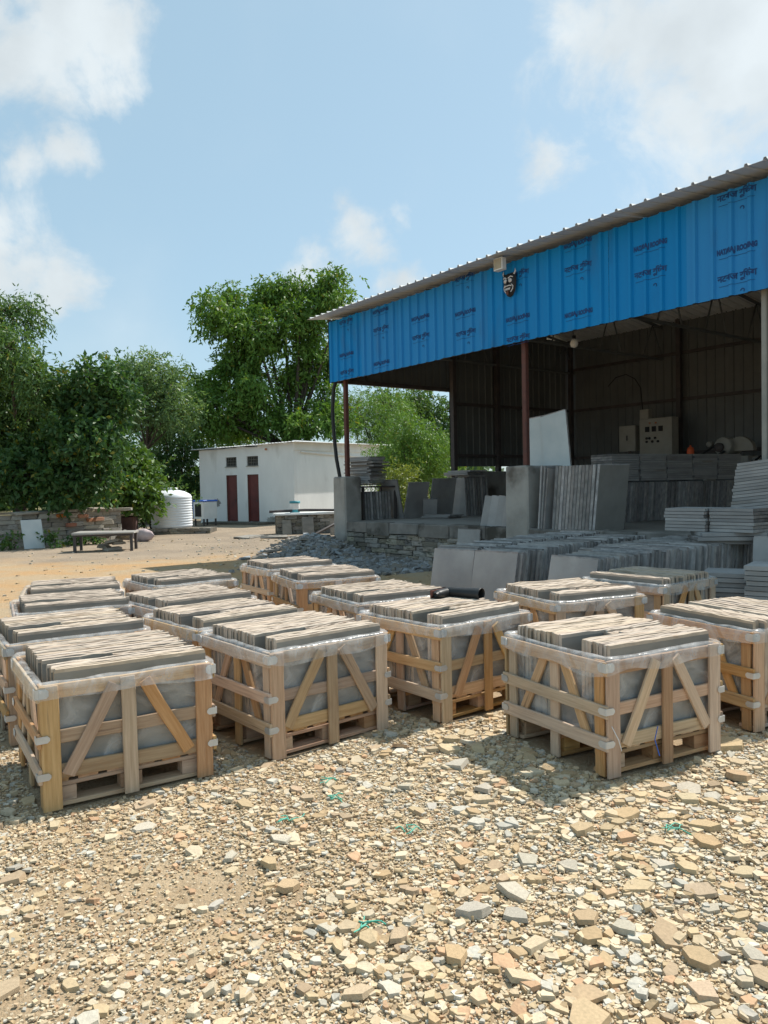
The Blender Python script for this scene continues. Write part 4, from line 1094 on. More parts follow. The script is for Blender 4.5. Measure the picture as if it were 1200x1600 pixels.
FLATM = {}
def flat_stack(pos, rz, n, size, th, label, group, jit=.012, drift=(0, 0), tilt=0.0, mats=YS):
    key = (size, th)
    if key not in FLATM:
        L_ = []
        for _ in range(4):
            me = rough_slab(size[0], size[1], th * .86, mats, .004, 5); me.name = 'stacked_slab'; L_.append(me)
        FLATM[key] = L_
    for k in range(n):
        o = link('stacked_slab', random.choice(FLATM[key]))
        o.matrix_world = (Matrix.Translation(Vector(pos) + Vector((random.gauss(0, jit * .5) + drift[0] * k, random.gauss(0, jit * .5) + drift[1] * k, th * (k + .5))))
                          @ Matrix.Rotation(rz + random.gauss(0, .02), 4, 'Z') @ Matrix.Rotation(tilt, 4, 'Y') @ Matrix.Rotation(-math.pi / 2, 4, 'X') @ Matrix.Translation((-size[0] / 2, 0, -size[1] / 2)))
        tag(o, nth(k) + ' slab from the bottom ' + label, 'slab', group)

def upright(p, rz, L_, H_, T_, lean, label, group=None, mats=YS, roll=0.0, cache={}):
    key = (round(L_, 2), round(H_, 2), round(T_, 3), mats[0].name)
    if key not in cache:
        me = rough_slab(L_, H_, T_, mats, .004, 5); me.name = 'upright_slab'; cache[key] = me
    o = link('upright_slab', cache[key])
    o.matrix_world = Matrix.Translation(p) @ Matrix.Rotation(rz, 4, 'Z') @ Matrix.Rotation(lean, 4, 'X') @ Matrix.Rotation(roll, 4, 'Y')
    tag(o, label, 'slab', group); return o

def build_platform_stock():
    Z = .775; RZ = SHED_RZ
    # right of the middle pier: thick bundle with its last face turned to the yard
    for k in range(12):
        upright(sw(6.92 + .072 * k, .06, Z), RZ + math.radians(86), .70, 1.12, .06, math.radians(6), nth(k) + ' slab from the pier in the thick bundle beside it', 'bundle beside the middle pier')
    upright(sw(7.80, .04, Z), RZ + math.radians(86), .74, 1.13, .05, math.radians(7), 'last slab of the pier bundle, its blotched pale face showing', mats=[M['floor'], M['yslabedge']])
    for k in range(3):
        upright(sw(6.62 + .06 * k, .02, Z), RZ + math.radians(84), .5, 1.14 - .02 * k, .035, math.radians(5 + k), nth(k) + ' narrow slab squeezed between the middle pier and the thick bundle', 'slabs squeezed by the middle pier')
    # left of the pier
    for k in range(4):
        upright(sw(5.02 + .19 * k, .15, Z), RZ + math.radians(28), .20 + .03 * k, .62, .05, math.radians(-9), nth(k) + ' short slab from the left leaning on the middle pier', 'short slabs leaning on the pier', roll=math.radians(8))
    upright(sw(4.62, -.14, 0), RZ, .62, .74, .03, math.radians(-6), 'dark slab leaning on the outside of the platform wall')
    # two tall pale slabs behind the middle post
    upright(sw(5.86, .70, Z), RZ, .56, 2.10, .04, math.radians(-4), 'tall pale slab behind the red middle post, left one of two', mats=[M['paleslab'], M['yslabedge']], roll=math.radians(-4))
    upright(sw(6.38, .64, Z), RZ, .60, 2.12, .04, math.radians(-4), 'tall pale slab behind the red middle post, right one of two', mats=[M['paleslab'], M['yslabedge']], roll=math.radians(-9))
    # long run of slab edges with flat stacks on top, deeper in
    a = Vector((4.64, 15.4, Z)); d = (Vector((8.07, 17.2, 0)) - Vector((4.64, 15.4, 0))); ln = d.length; d.normalize(); ang = math.atan2(d.y, d.x)
    q = 0
    while q < ln:
        upright(a + d * q, ang + math.pi / 2, .6, .80, .05, math.radians(5), nth(int(round(q / .066))) + ' slab from the left in the long upright run inside the shed', 'long upright run inside the shed'); q += .066
    for k in range(5):
        p = a + d * (.30 + k * .78)
        flat_stack((p.x - .14, p.y + .27, Z + .83), ang, 12, (.74, .6), .046, 'of the ' + nth(k) + ' stack from the left on the upright run', 'flat stacks on the upright run')
    # far end of the platform: rack with vertical slabs and a ragged pile on top
    for k in range(10):
        upright(sw(-.10, .68 + .095 * k, Z), RZ, .46, .70, .05, math.radians(3), nth(k) + ' dark slab from the pier standing in the corner rack', 'slabs in the corner rack')
    flat_stack(sw(.12, .95, 1.64), RZ + .2, 17, (.78, .6), .042, 'of the ragged pile on the corner rack', 'ragged pile on the corner rack', .10)
    upright(sw(.0, 1.72, Z), RZ + math.radians(12), .55, 1.02, .04, math.radians(14), 'dark slab leaning on the corner rack with a sloping edge')
    r = empty('slab_rack', sw(-.16, .62, Z), RZ, 'dark timber rack holding slabs beside the corner pier', 'rack')
    for x, y in ((0, 0), (.60, 0), (0, 1.02), (.60, 1.02)):
        mbx = MB(); mbx.box(x - .03, x + .03, y - .03, y + .03, 0, .80); mbx.build('leg', M['steel'], r)
    mbx = MB(); mbx.box(-.05, .66, -.06, 1.08, .80, .84); mbx.build('shelf', M['steel'], r)
    # along the far end
    upright(sw(.72, 2.50, Z), RZ + math.radians(92), .84, 1.02, .04, math.radians(11), 'large dark rectangular slab leaning at the far end of the platform')
    upright(sw(.55, 1.80, Z), RZ + math.radians(95), .74, .94, .04, math.radians(14), 'dark slab next to the large rectangular one at the far platform end')
    upright(sw(.85, 2.20, Z), RZ + math.radians(60), .36, .50, .05, math.radians(14), 'small dark slab propped between the two leaning slabs')
    for k in range(9):
        upright(sw(.52, 3.55 + .10 * k, Z), RZ, .55, 1.02, .05, math.radians(3), nth(k) + ' dark slab in the group under the hanging wall sheets', 'slabs under the wall sheets')
    flat_stack(sw(.72, 3.8, Z + 1.03), RZ, 4, (.9, .6), .045, 'lying across the group under the wall sheets', 'slabs lying across the group', .10)
    flat_stack(sw(1.35, 2.4, Z), RZ + .1, 3, (.9, .5), .03, 'of the thin pile on the open bay floor', 'slabs on the platform floor', .08)
    # near right: stacks beside the slab rows
    flat_stack((4.25, 9.60, .80), math.radians(-8), 3, (.75, .55), .05, 'laid across the far end of the front row', 'slabs across the front row', .05)
    flat_stack((4.02, 9.92, .95), math.radians(-52), 7, (.55, .5), .042, 'in the left neat stack above the front row', 'left neat stack')
    flat_stack((4.42, 9.50, .95), math.radians(-52), 7, (.55, .5), .042, 'in the right neat stack above the front row', 'right neat stack')
    flat_stack((3.92, 7.55, 0), math.radians(-38), 15, (.60, .5), .050, 'in the left stack behind the right edge crate', 'left stack behind the edge crate')
    flat_stack((4.45, 7.25, 0), math.radians(-38), 15, (.60, .5), .050, 'in the right stack behind the right edge crate', 'right stack behind the edge crate')
    flat_stack((3.62, 7.95, 0), math.radians(-30), 13, (.55, .5), .050, 'in the low stack beside the front upright row', 'low dark stack')
    upright(Vector((4.55, 8.9, .0)), math.radians(-40), .8, .86, .04, math.radians(-10), 'large blue grey slab standing beside the two stacks at the right', mats=[M['paleslab'], M['yslabedge']])
    upright(Vector((4.35, 9.1, .0)), math.radians(-40), .5, .92, .04, math.radians(-8), 'brownish slab standing behind the large blue grey slab')
    flat_stack((5.10, 10.30, .80), math.radians(-52), 24, (.75, .6), .044, 'of the tall slanting stack at the right edge', 'tall slanting stack', .012, (.012, .012), math.radians(-6))
    t = empty('stack_base', (5.05, 10.3, 0), math.radians(-52), 'low stone base under the tall slanting stack', 'base')
    for k in range(4):
        mbx = MB(); mbx.bevbox(-.75 + k * .38, -.39 + k * .38, -.4, .5, 0, .80, .02, j=.015); mbx.build('stone', M['floor'], t)
build_platform_stock()

# ------------------------------------------------------------------ machines inside the shed and fittings on it
def build_shed_things():
    RZ = SHED_RZ
    # control cabinets in front of the rear wall
    def at(px, py, v):
        r = direction(px, py); Q = SHED_O + VV_ * v; s = (Q - EYE).dot(VV_) / r.dot(VV_); return EYE + r * s
    p = at(1030, 712, 7.8)
    c = empty('control_cabinet', (p.x, p.y, .772), RZ, 'cream machine control cabinet with dials and switches inside the shed', 'cabinet')
    zt = p.z + 1.0 - .772; zb = p.z - .10 - .772
    mb = MB(); mb.bevbox(-.48, .48, -.16, .16, zb, zt, .015); mb.build('cabinet_body', M['panelgrey'], c)
    mb = MB(); mb.box(-.42, -.36, -.1, .1, 0, zb); mb.box(.36, .42, -.1, .1, 0, zb); mb.build('stand', M['steel'], c)
    mb = MB(); mb.box(-.48, .48, -.166, -.161, zb + .03, zt - .03); mb.build('door', M['panelgrey'], c)
    for k in range(3):
        mb = MB(); mb.box(-.30 + .2 * k, -.18 + .2 * k, -.185, -.166, zt - .36, zt - .22); mb.build('meter', M['black'], c)
    for k in range(6):
        mb = MB(); mb.lathe([(0, .03), (.03, .03), (.035, 0)], 10); mb.build('switch', M['black'], c, (-.26 + .085 * (k % 5), -.166, zt - .62 + .09 * (k % 2)), (math.pi / 2, 0, 0))
    for k in range(2):
        mb = MB(); mb.lathe([(0, .03), (.02, .03), (.022, 0)], 10); mb.build('indicator_lamp', M['brick'], c, (-.16 + .18 * k, -.166, zt - .13), (math.pi / 2, 0, 0))
    mb = MB(); mb.bevbox(-.52, -.25, -.1, .1, zt, zt + .26, .01); mb.build('junction_box', M['panelgrey'], c)
    p = at(984, 708, 7.8)
    b = empty('fuse_box', (p.x, p.y, .772), RZ, 'small cream fuse box on a stand left of the control cabinet', 'fuse box')
    zz = p.z - .772
    mb = MB(); mb.bevbox(-.26, .26, -.12, .12, zz + .05, zz + .75, .015); mb.build('box', M['panelgrey'], b)
    mb = MB(); mb.box(-.02, .02, -.135, -.12, zz + .34, zz + .48); mb.build('latch', M['steel'], b)
    mb = MB(); mb.box(-.03, .03, -.03, .03, 0, zz + .05); mb.build('stand', M['steel'], b)
    mb = MB(); q = at(1005, 660, 6.5); e0 = at(1000, 650, 8.4); 
    pts = [at(1004, 690, 7.9), at(1004, 640, 8.0), at(1001, 606, 8.2), at(992, 592, 8.4), at(978, 585, 8.4), at(962, 590, 8.4), at(950, 604, 8.4)]
    mb.tube(pts, .013, 6); o = mb.build('power_cable', M['black'], None); tag(o, 'black cable arching from the cabinets up the rear wall', 'cable')
    # stone cutting machine: motor, guard, belt arms on a bed
    p = at(1142, 712, 7.4); z0 = p.z - .772
    m = empty('cutting_machine', (p.x, p.y, .772), RZ, 'stone cutting machine with motor and round blade guard inside the shed', 'machine')
    mb = MB(); mb.bevbox(-.7, .55, -.25, .25, z0 - .22, z0 - .02, .02); mb.box(-.6, -.5, -.2, .2, 0, z0 - .2); mb.box(.4, .5, -.2, .2, 0, z0 - .2); mb.build('bed', M['palesteel'], m)
    mb = MB(); 
    mb.lathe([(0, -.30), (.20, -.30), (.22, -.27), (.22, .27), (.20, .30), (0, .30)], 22); o = mb.build('motor', M['palesteel'], m, (-.05, 0, z0 + .22), (math.pi / 2, 0, 0))
    mb = MB(); n = 16
    arc = [(.34 * math.cos(math.pi * k / n), .34 * math.sin(math.pi * k / n)) for k in range(n + 1)]
    vs = [(x, y, z) for y in (-.08, .08) for x, z in arc]; k_ = n + 1
    mb.add(vs, [tuple(range(k_ - 1, -1, -1)), tuple(range(k_, 2 * k_))] + [(i, i + 1, k_ + i + 1, k_ + i) for i in range(n)] + [(0, k_, 2 * k_ - 1, n)])
    mb.build('blade_guard', M['panelgrey'], m, (.28, -.05, z0 + .10))
    mb = MB(); mb.lathe([(0, -.03), (.11, -.03), (.11, .03), (0, .03)], 18); mb.build('pulley', M['steel'], m, (-.10, -.36, z0 + .20), (math.pi / 2, 0, 0))
    mb = MB(); mb.tube([(-.12, -.36, z0 + .28), (-.85, -.40, z0 - .12)], .025, 6); mb.tube([(.05, -.36, z0 + .10), (-.45, -.40, z0 - .14)], .025, 6); mb.build('drive_belt', M['black'], m)
    mb = MB(); mb.lathe([(0, -.06), (.07, -.06), (.07, .06), (0, .06)], 14); mb.build('gear_head', M['palesteel'], m, (-.50, -.05, z0 + .30), (math.pi / 2, 0, 0))
    p = at(1079, 714, 7.0)
    o = MB(); o.lathe([(0, 0), (.085, 0), (.085, .20), (.07, .27), (.02, .30), (.02, .34), (0, .34)], 14); ob = o.build('orange_canister', M['orange'], None, p + Vector((0, 0, -.05))); tag(ob, 'small orange canister standing before the cutting machine', 'canister')
    p = at(1182, 722, 6.8); w = empty('hand_wheel', p, RZ, 'small grey hand wheel with a black lever at the right', 'wheel')
    mb = MB(); mb.lathe([(0, -.03), (.12, -.03), (.13, 0), (.12, .03), (0, .03)], 18); mb.build('wheel_disc', M['palesteel'], w, None, (math.pi / 2, 0, 0))
    mb = MB(); mb.tube([(0, -.04, .05), (.55, -.1, .40)], .025, 6); mb.build('lever', M['black'], w)
    mb = MB(); mb.box(-.03, .03, 0.04, .10, .775 - p.z, .06); mb.build('stand', M['steel'], w)
    # black conduit down the corner post
    mb = MB(); mb.tube([sw(.16, .12, 4.30), sw(.06, .08, 4.05), sw(.01, .06, 3.5), sw(.05, .06, 2.9), sw(.11, .08, 2.3), sw(.18, .12, 1.84)], .045, 8)
    o = mb.build('black_conduit', M['rubber'], None); tag(o, 'thick black conduit hanging from the fascia corner to the pier', 'pipe')
    # white box lamp under the eave
    p = at(781, 413, -.25); l = empty('flood_lamp', p, RZ, 'square white flood lamp fixed under the roof edge above the mask', 'lamp')
    mb = MB(); mb.bevbox(-.11, .11, -.06, .06, -.11, .11, .012); mb.build('housing', M['white'], l)
    mb = MB(); mb.box(-.09, .09, -.066, -.061, -.09, .09); mb.build('front_glass', M['thatch'], l)
    mb = MB(); mb.tube([(0, .05, .08), (0, .10, .20)], .015, 6); mb.build('bracket', M['steel'], l)
    # bulb under the truss
    p = at(897, 532, 1.4); l = empty('hanging_bulb', p, 0, 'white hanging bulb under the roof beside the fascia edge', 'lamp')
    mb = MB(); mb.lathe([(0, -.14), (.06, -.12), (.08, -.06), (.06, .0), (.03, .03)], 14); mb.build('bulb', M['white'], l)
    mb = MB(); mb.lathe([(.03, .02), (.035, .03), (.035, .09), (0, .1)], 10); mb.build('socket', M['black'], l)
    # scowling folk mask against the evil eye
    p = at(799, 444, -.03); k = empty('evil_eye_mask', p, RZ, 'black and white scowling evil eye mask hung on the blue fascia', 'mask')
    out = [(.0, -.24), (.07, -.215), (.12, -.14), (.145, -.03), (.15, .07), (.135, .15), (.15, .21), (.10, .185), (.05, .20), (0, .19)]
    out = out + [(-x, z) for x, z in reversed(out[1:-1])]
    n = len(out); mb = MB(); back = [(x, -.03, z) for x, z in out]; mid = [(x * .85, -.075, z * .85) for x, z in out]; inn = [(x * .4, -.10, z * .45) for x, z in out]
    mb.add(back + mid + inn, [(i, (i + 1) % n, n + (i + 1) % n, n + i) for i in range(n)] + [(n + i, n + (i + 1) % n, 2 * n + (i + 1) % n, 2 * n + i) for i in range(n)] + [tuple(range(2 * n, 3 * n))], 0, True)
    mb.build('face', M['maskblack'], k)
    for s in (-1, 1):
        mb = MB(); mb.lathe([(.040, 0), (.036, .02), (.018, .03)], 14); mb.lathe([(.0, .034), (.012, .034), (.014, .028)], 8); mb.build('eye', M['maskwhite'], k, (s * .055, -.085, .045), (math.pi / 2, 0, 0))
        mb = MB(); mb.tube([(s * .02, -.108, .085), (s * .07, -.10, .115), (s * .115, -.08, .10)], .010, 6); mb.build('eyebrow', M['maskwhite'], k)
        mb = MB(); mb.tube([(s * .075, -.085, -.02), (s * .11, -.075, -.06), (s * .10, -.075, -.11), (s * .06, -.085, -.16)], .009, 6); mb.build('cheek_line', M['maskwhite'], k)
        mb = MB(); mb.tube([(s * .12, -.06, .15), (s * .15, -.05, .20), (s * .14, -.05, .25)], [.018, .013, .003], 6); mb.build('horn', M['maskwhite'], k)
    mb = MB(); mb.tube([(0, -.105, .04), (0, -.125, -.02), (0, -.11, -.035)], [.012, .022, .012], 8); mb.build('nose', M['maskblack'], k)
    mb = MB(); mb.tube([(-.085, -.088, -.055), (-.04, -.107, -.045), (0, -.112, -.05), (.04, -.107, -.045), (.085, -.088, -.055)], .010, 6); mb.build('moustache', M['maskwhite'], k)
    for q in range(5):
        x = -.048 + .024 * q; mb = MB(); mb.add([(x - .010, -.100, -.085), (x + .010, -.100, -.085), (x + .004, -.106, -.125), (x - .004, -.106, -.125), (x - .010, -.085, -.085), (x + .010, -.085, -.085)], [(0, 1, 2, 3), (4, 0, 3), (1, 5, 2)]); mb.build('tooth', M['maskwhite'], k)
    mb = MB(); mb.bevbox(-.022, .022, -.115, -.09, -.21, -.13, .008); mb.build('tongue', M['sole'], k)
build_shed_things()

# ------------------------------------------------------------------ rubble heap by the platform corner
def build_rubble():
    k = 2600
    t = RNG.uniform(0, 1, k); s = RNG.normal(0, 1, k)
    # a bank of waste along the platform foot, spilling towards the crates
    u = -1.0 + RNG.uniform(0, 1, k) ** .9 * 6.0; v = -.32 - np.abs(RNG.normal(0, 1.0, k)) * (.55 + .16 * np.clip(u + 1, 0, 3.5))
    ux, uy = U.x, U.y; x = SHED_O.x + u * U.x + v * VV_.x; y = SHED_O.y + u * U.y + v * VV_.y
    h = .42 * np.exp(-((u - .2) / 1.3) ** 2) * np.exp(-((v + .7) / .75) ** 2) + .03 * np.exp(-((v + .6) / .5) ** 2)
    P = np.stack([x, y, h * RNG.uniform(.75, 1.05, k)], 1)
    size = RNG.uniform(.09, .32, k); thick = RNG.uniform(.015, .045, k)
    pal = np.array([(.20, .195, .185), (.26, .25, .24), (.17, .16, .145), (.29, .285, .28), (.25, .22, .18), (.30, .32, .33)])
    cols = pal[RNG.integers(0, len(pal), k)] * RNG.uniform(.85, 1.15, (k, 1))
    o = chips_object('rubble_heap', [chip_field(P, size, thick, RNG.uniform(0, 6.28, k), np.abs(RNG.normal(0, .25, k)).clip(0, .7), RNG.uniform(0, 6.28, k), cols, 5)], M['chips'])
    stuff(o, 'bank of grey slab waste at the foot of the platform', 'rubble')
    # thin scatter over the far earth
    k = 1500; y = RNG.uniform(8.5, 26, k); x = RNG.uniform(-.5, .1, k) * y; size = RNG.uniform(.03, .10, k)
    keep = (~in_crate(x, y, .1)) & (RNG.uniform(0, 1, k) < np.where(x > -.25 * y, .8, .22)); x, y, size = x[keep], y[keep], size[keep]; k = len(x)
    cols = PALETTE[RNG.integers(0, 8, k)] * RNG.uniform(.7, 1.05, (k, 1))
    o = chips_object('scattered_stones', [chip_field(np.stack([x, y, np.zeros(k)], 1), size, size * .25, RNG.uniform(0, 6.28, k), np.abs(RNG.normal(0, .1, k)), RNG.uniform(0, 6.28, k), cols, 5)], M['chips'])
    stuff(o, 'small stones strewn over the bare earth beyond the crates', 'stones')
build_rubble()

def build_straps():
    spots = [((-.28, 3.86), 'tangle of green strapping left of centre on the gravel'), ((-.48, 3.60), 'green strapping scrap lying below the second crate'), ((.08, 3.50), 'short green strapping scrap in the middle of the gravel'),
             ((1.28, 3.42), 'green strapping loop on the gravel before the right foreground crate'), ((-.10, 2.72), 'green strapping knot near the bottom of the gravel'), ((-.35, 4.10), 'green strapping strand beside the near left crate')]
    for (x, y), lab in spots:
        mb = MB()
        for q in range(4):
            a = random.uniform(-.9, .9) + (0 if q < 3 else 1.3); L_ = random.uniform(.05, .13); cx, cy = random.uniform(-.04, .04), random.uniform(-.03, .03); pts = []
            for k in range(7):
                f = k / 6 - .5; pts.append((cx + L_ * f * math.cos(a), cy + L_ * f * math.sin(a) + .02 * math.sin(f * 5 + q), .020 + .007 * math.cos(f * 3.2 + q) + random.uniform(-.003, .003)))
            mb.tube(pts, .0028, 5)
        o = mb.build('strapping_scrap', M['green'], None, (x, y, float(ground_height(x, y)))); tag(o, lab, 'strapping', 'green strapping scraps')
    mb = MB(); mb.tube([(1.185, 4.035, .30), (1.21, 4.0, .24), (1.235, 4.03, .17)], .0025, 5); o = mb.build('white_string', M['white'], None); tag(o, 'loose white string on the corner of the right foreground crate', 'string')
    mb = MB(); mb.tube([(1.47, 4.15, .26), (1.46, 4.17, .18), (1.475, 4.14, .10)], .003, 5); o = mb.build('blue_string', M['bluepl'], None); tag(o, 'blue string hanging on the right foreground crate', 'string')
build_straps()

# ------------------------------------------------------------------ trees
def leaf_quads(P, A, size, aspect, cols, rng):
    """kite-shaped leaves at P along axis A"""
    k = len(P); A = A / np.linalg.norm(A, axis=1, keepdims=True)
    r = rng.normal(0, 1, (k, 3)); B = np.cross(A, r); B /= np.linalg.norm(B, axis=1, keepdims=True) + 1e-9
    l = size[:, None]; w = l * aspect
    V = np.stack([P, P + A * l * .45 + B * w * .5, P + A * l, P + A * l * .45 - B * w * .5], 1).reshape(-1, 3)
    F = np.arange(4 * k).reshape(k, 4)
    return V, F, np.concatenate([cols, np.ones((k, 1))], 1)

def tree(name, label, cat, group, base, lobes, trunk_r, clumps, sprigs, leaves, leaf, aspect, cols, seed, droop=.5, spread=.32, gap=.0, fork=.45, stems=1, sprig_len=.35, crown='crown'):
    """lobes: (centre Vector, radius xyz). Limbs run from the trunk to the lobes, twigs to leaf clumps, leaves hang on sprigs."""
    rng = np.random.default_rng(seed); rd = random.Random(seed)
    t = empty(name, base, 0, label, cat, group); base = Vector(base)
    top = max(lobes, key=lambda q: q[0].z)[0]; cen = sum((q[0] for q in lobes), Vector()) / len(lobes)
    mb = MB()
    fk = base.lerp(Vector((cen.x, cen.y, cen.z)), 0); fkz = base.z + (cen.z - base.z) * fork
    fkp = Vector((base.x + (cen.x - base.x) * .25, base.y + (cen.y - base.y) * .25, fkz))
    for s in range(stems):
        o = Vector((rd.uniform(-.3, .3), rd.uniform(-.3, .3), 0)) if stems > 1 else Vector()
        mid = base.lerp(fkp, .5) + Vector((rd.uniform(-.12, .12), rd.uniform(-.12, .12), 0)) * (fkz * .3)
        mb.tube([base + o - Vector((0, 0, .1)) - base, mid + o * .7 - base, fkp + o * 1.2 - base], [trunk_r * 1.25, trunk_r, trunk_r * .85], 8)
    C_, Dn = [], []
    wts = np.array([r[0] * r[1] + r[0] * r[2] for _, r in lobes]); wts = wts / wts.sum()
    for (c, r), wt in zip(lobes, wts):
        # limb to the lobe
        rad = trunk_r * (.18 + .8 * math.sqrt(wt)); m1 = fkp.lerp(c, .5) + Vector((rd.uniform(-.3, .3), rd.uniform(-.3, .3), rd.uniform(-.1, .4))) * r[0] * .4
        mb.tube([fkp - base, m1 - base, c - base], [rad, rad * .7, rad * .35], 6)
        nk = max(3, int(clumps * wt))
        q = rng.normal(0, 1, (nk, 3)); q /= np.linalg.norm(q, axis=1, keepdims=True); rr = rng.uniform(.25, 1, nk) ** .45
        pts = np.array(c) + q * rr[:, None] * np.array(r)
        for p in pts[:: max(1, nk // 14)]:
            pv = Vector(p); mm = c.lerp(pv, .5) + Vector((0, 0, .05 * r[0]))
            mb.tube([c - base, mm - base, pv - base], [rad * .30, rad * .2, rad * .08], 4, caps=False)
        C_.append(pts); Dn.append(q)
    mb.build('trunk', M['bark'], t)
    C_ = np.concatenate(C_); Dn = np.concatenate(Dn); nk = len(C_)
    cs = rng.uniform(.6, 1.25, nk)                               # clump size varies
    dens = rng.uniform(.25, 1.0, nk)
    S = np.repeat(np.arange(nk), sprigs); S = S[rng.uniform(0, 1, len(S)) < dens[S]]
    sp = C_[S] + rng.normal(0, 1, (len(S), 3)) * (spread * cs[S])[:, None] * np.array([1, 1, .75])
    sdir = Dn[S] * .5 + rng.normal(0, .7, (len(S), 3)); sdir[:, 2] -= droop; sdir /= np.linalg.norm(sdir, axis=1, keepdims=True)
    Lf = np.repeat(np.arange(len(S)), leaves); f = np.tile(np.linspace(.1, 1, leaves), len(S))
    sl = sprig_len * rng.uniform(.6, 1.3, len(S))
    P = sp[Lf] + sdir[Lf] * (f * sl[Lf])[:, None]; P[:, 2] -= droop * .35 * sl[Lf] * f ** 2
    sd_ = rng.normal(0, 1, (len(Lf), 3)); A = sdir[Lf] * .8 + sd_ * .75; A[:, 2] -= droop * .5
    size = leaf * rng.uniform(.65, 1.3, len(Lf))
    cols = np.array(cols); mixv = rng.uniform(0, 1, nk) ** 1.4
    tone = (mixv[S][Lf] * .6 + rng.uniform(0, 1, len(Lf)) * .4)[:, None]
    col = cols[0] * (1 - tone) + cols[1] * tone
    yel = rng.uniform(0, 1, (len(Lf), 1)) < .03; col = np.where(yel, np.array([.20, .20, .03]), col)
    V, F, cc = leaf_quads(P - np.array(base), A, size, aspect, col, rng)
    link(crown, np_mesh(name + '_' + crown, V, F, M['leaf'], cc), t)
    return t

def lobes_at(lst, y, k=1.0, dy=.6, seed=1):
    rd = random.Random(seed); out = []
    for px, py, rx, ry in lst:
        yy = y + rd.uniform(-dy, dy); s = yy / 1200.0
        out.append((spot(px, py, yy), (rx * s * k, (rx + ry) / 2 * s * k, ry * s * k)))
    return out
NEEM = ((.075, .165, .028), (.165, .285, .055)); DARK = ((.035, .095, .032), (.085, .170, .050)); PALE = ((.12, .21, .085), (.19, .29, .12)); BRIGHT = ((.095, .20, .034), (.175, .295, .068)); MIDG = ((.060, .130, .042), (.130, .225, .066))
def ground_at(px, y): p = spot(px, 800, y); return Vector((p.x, y, 0))

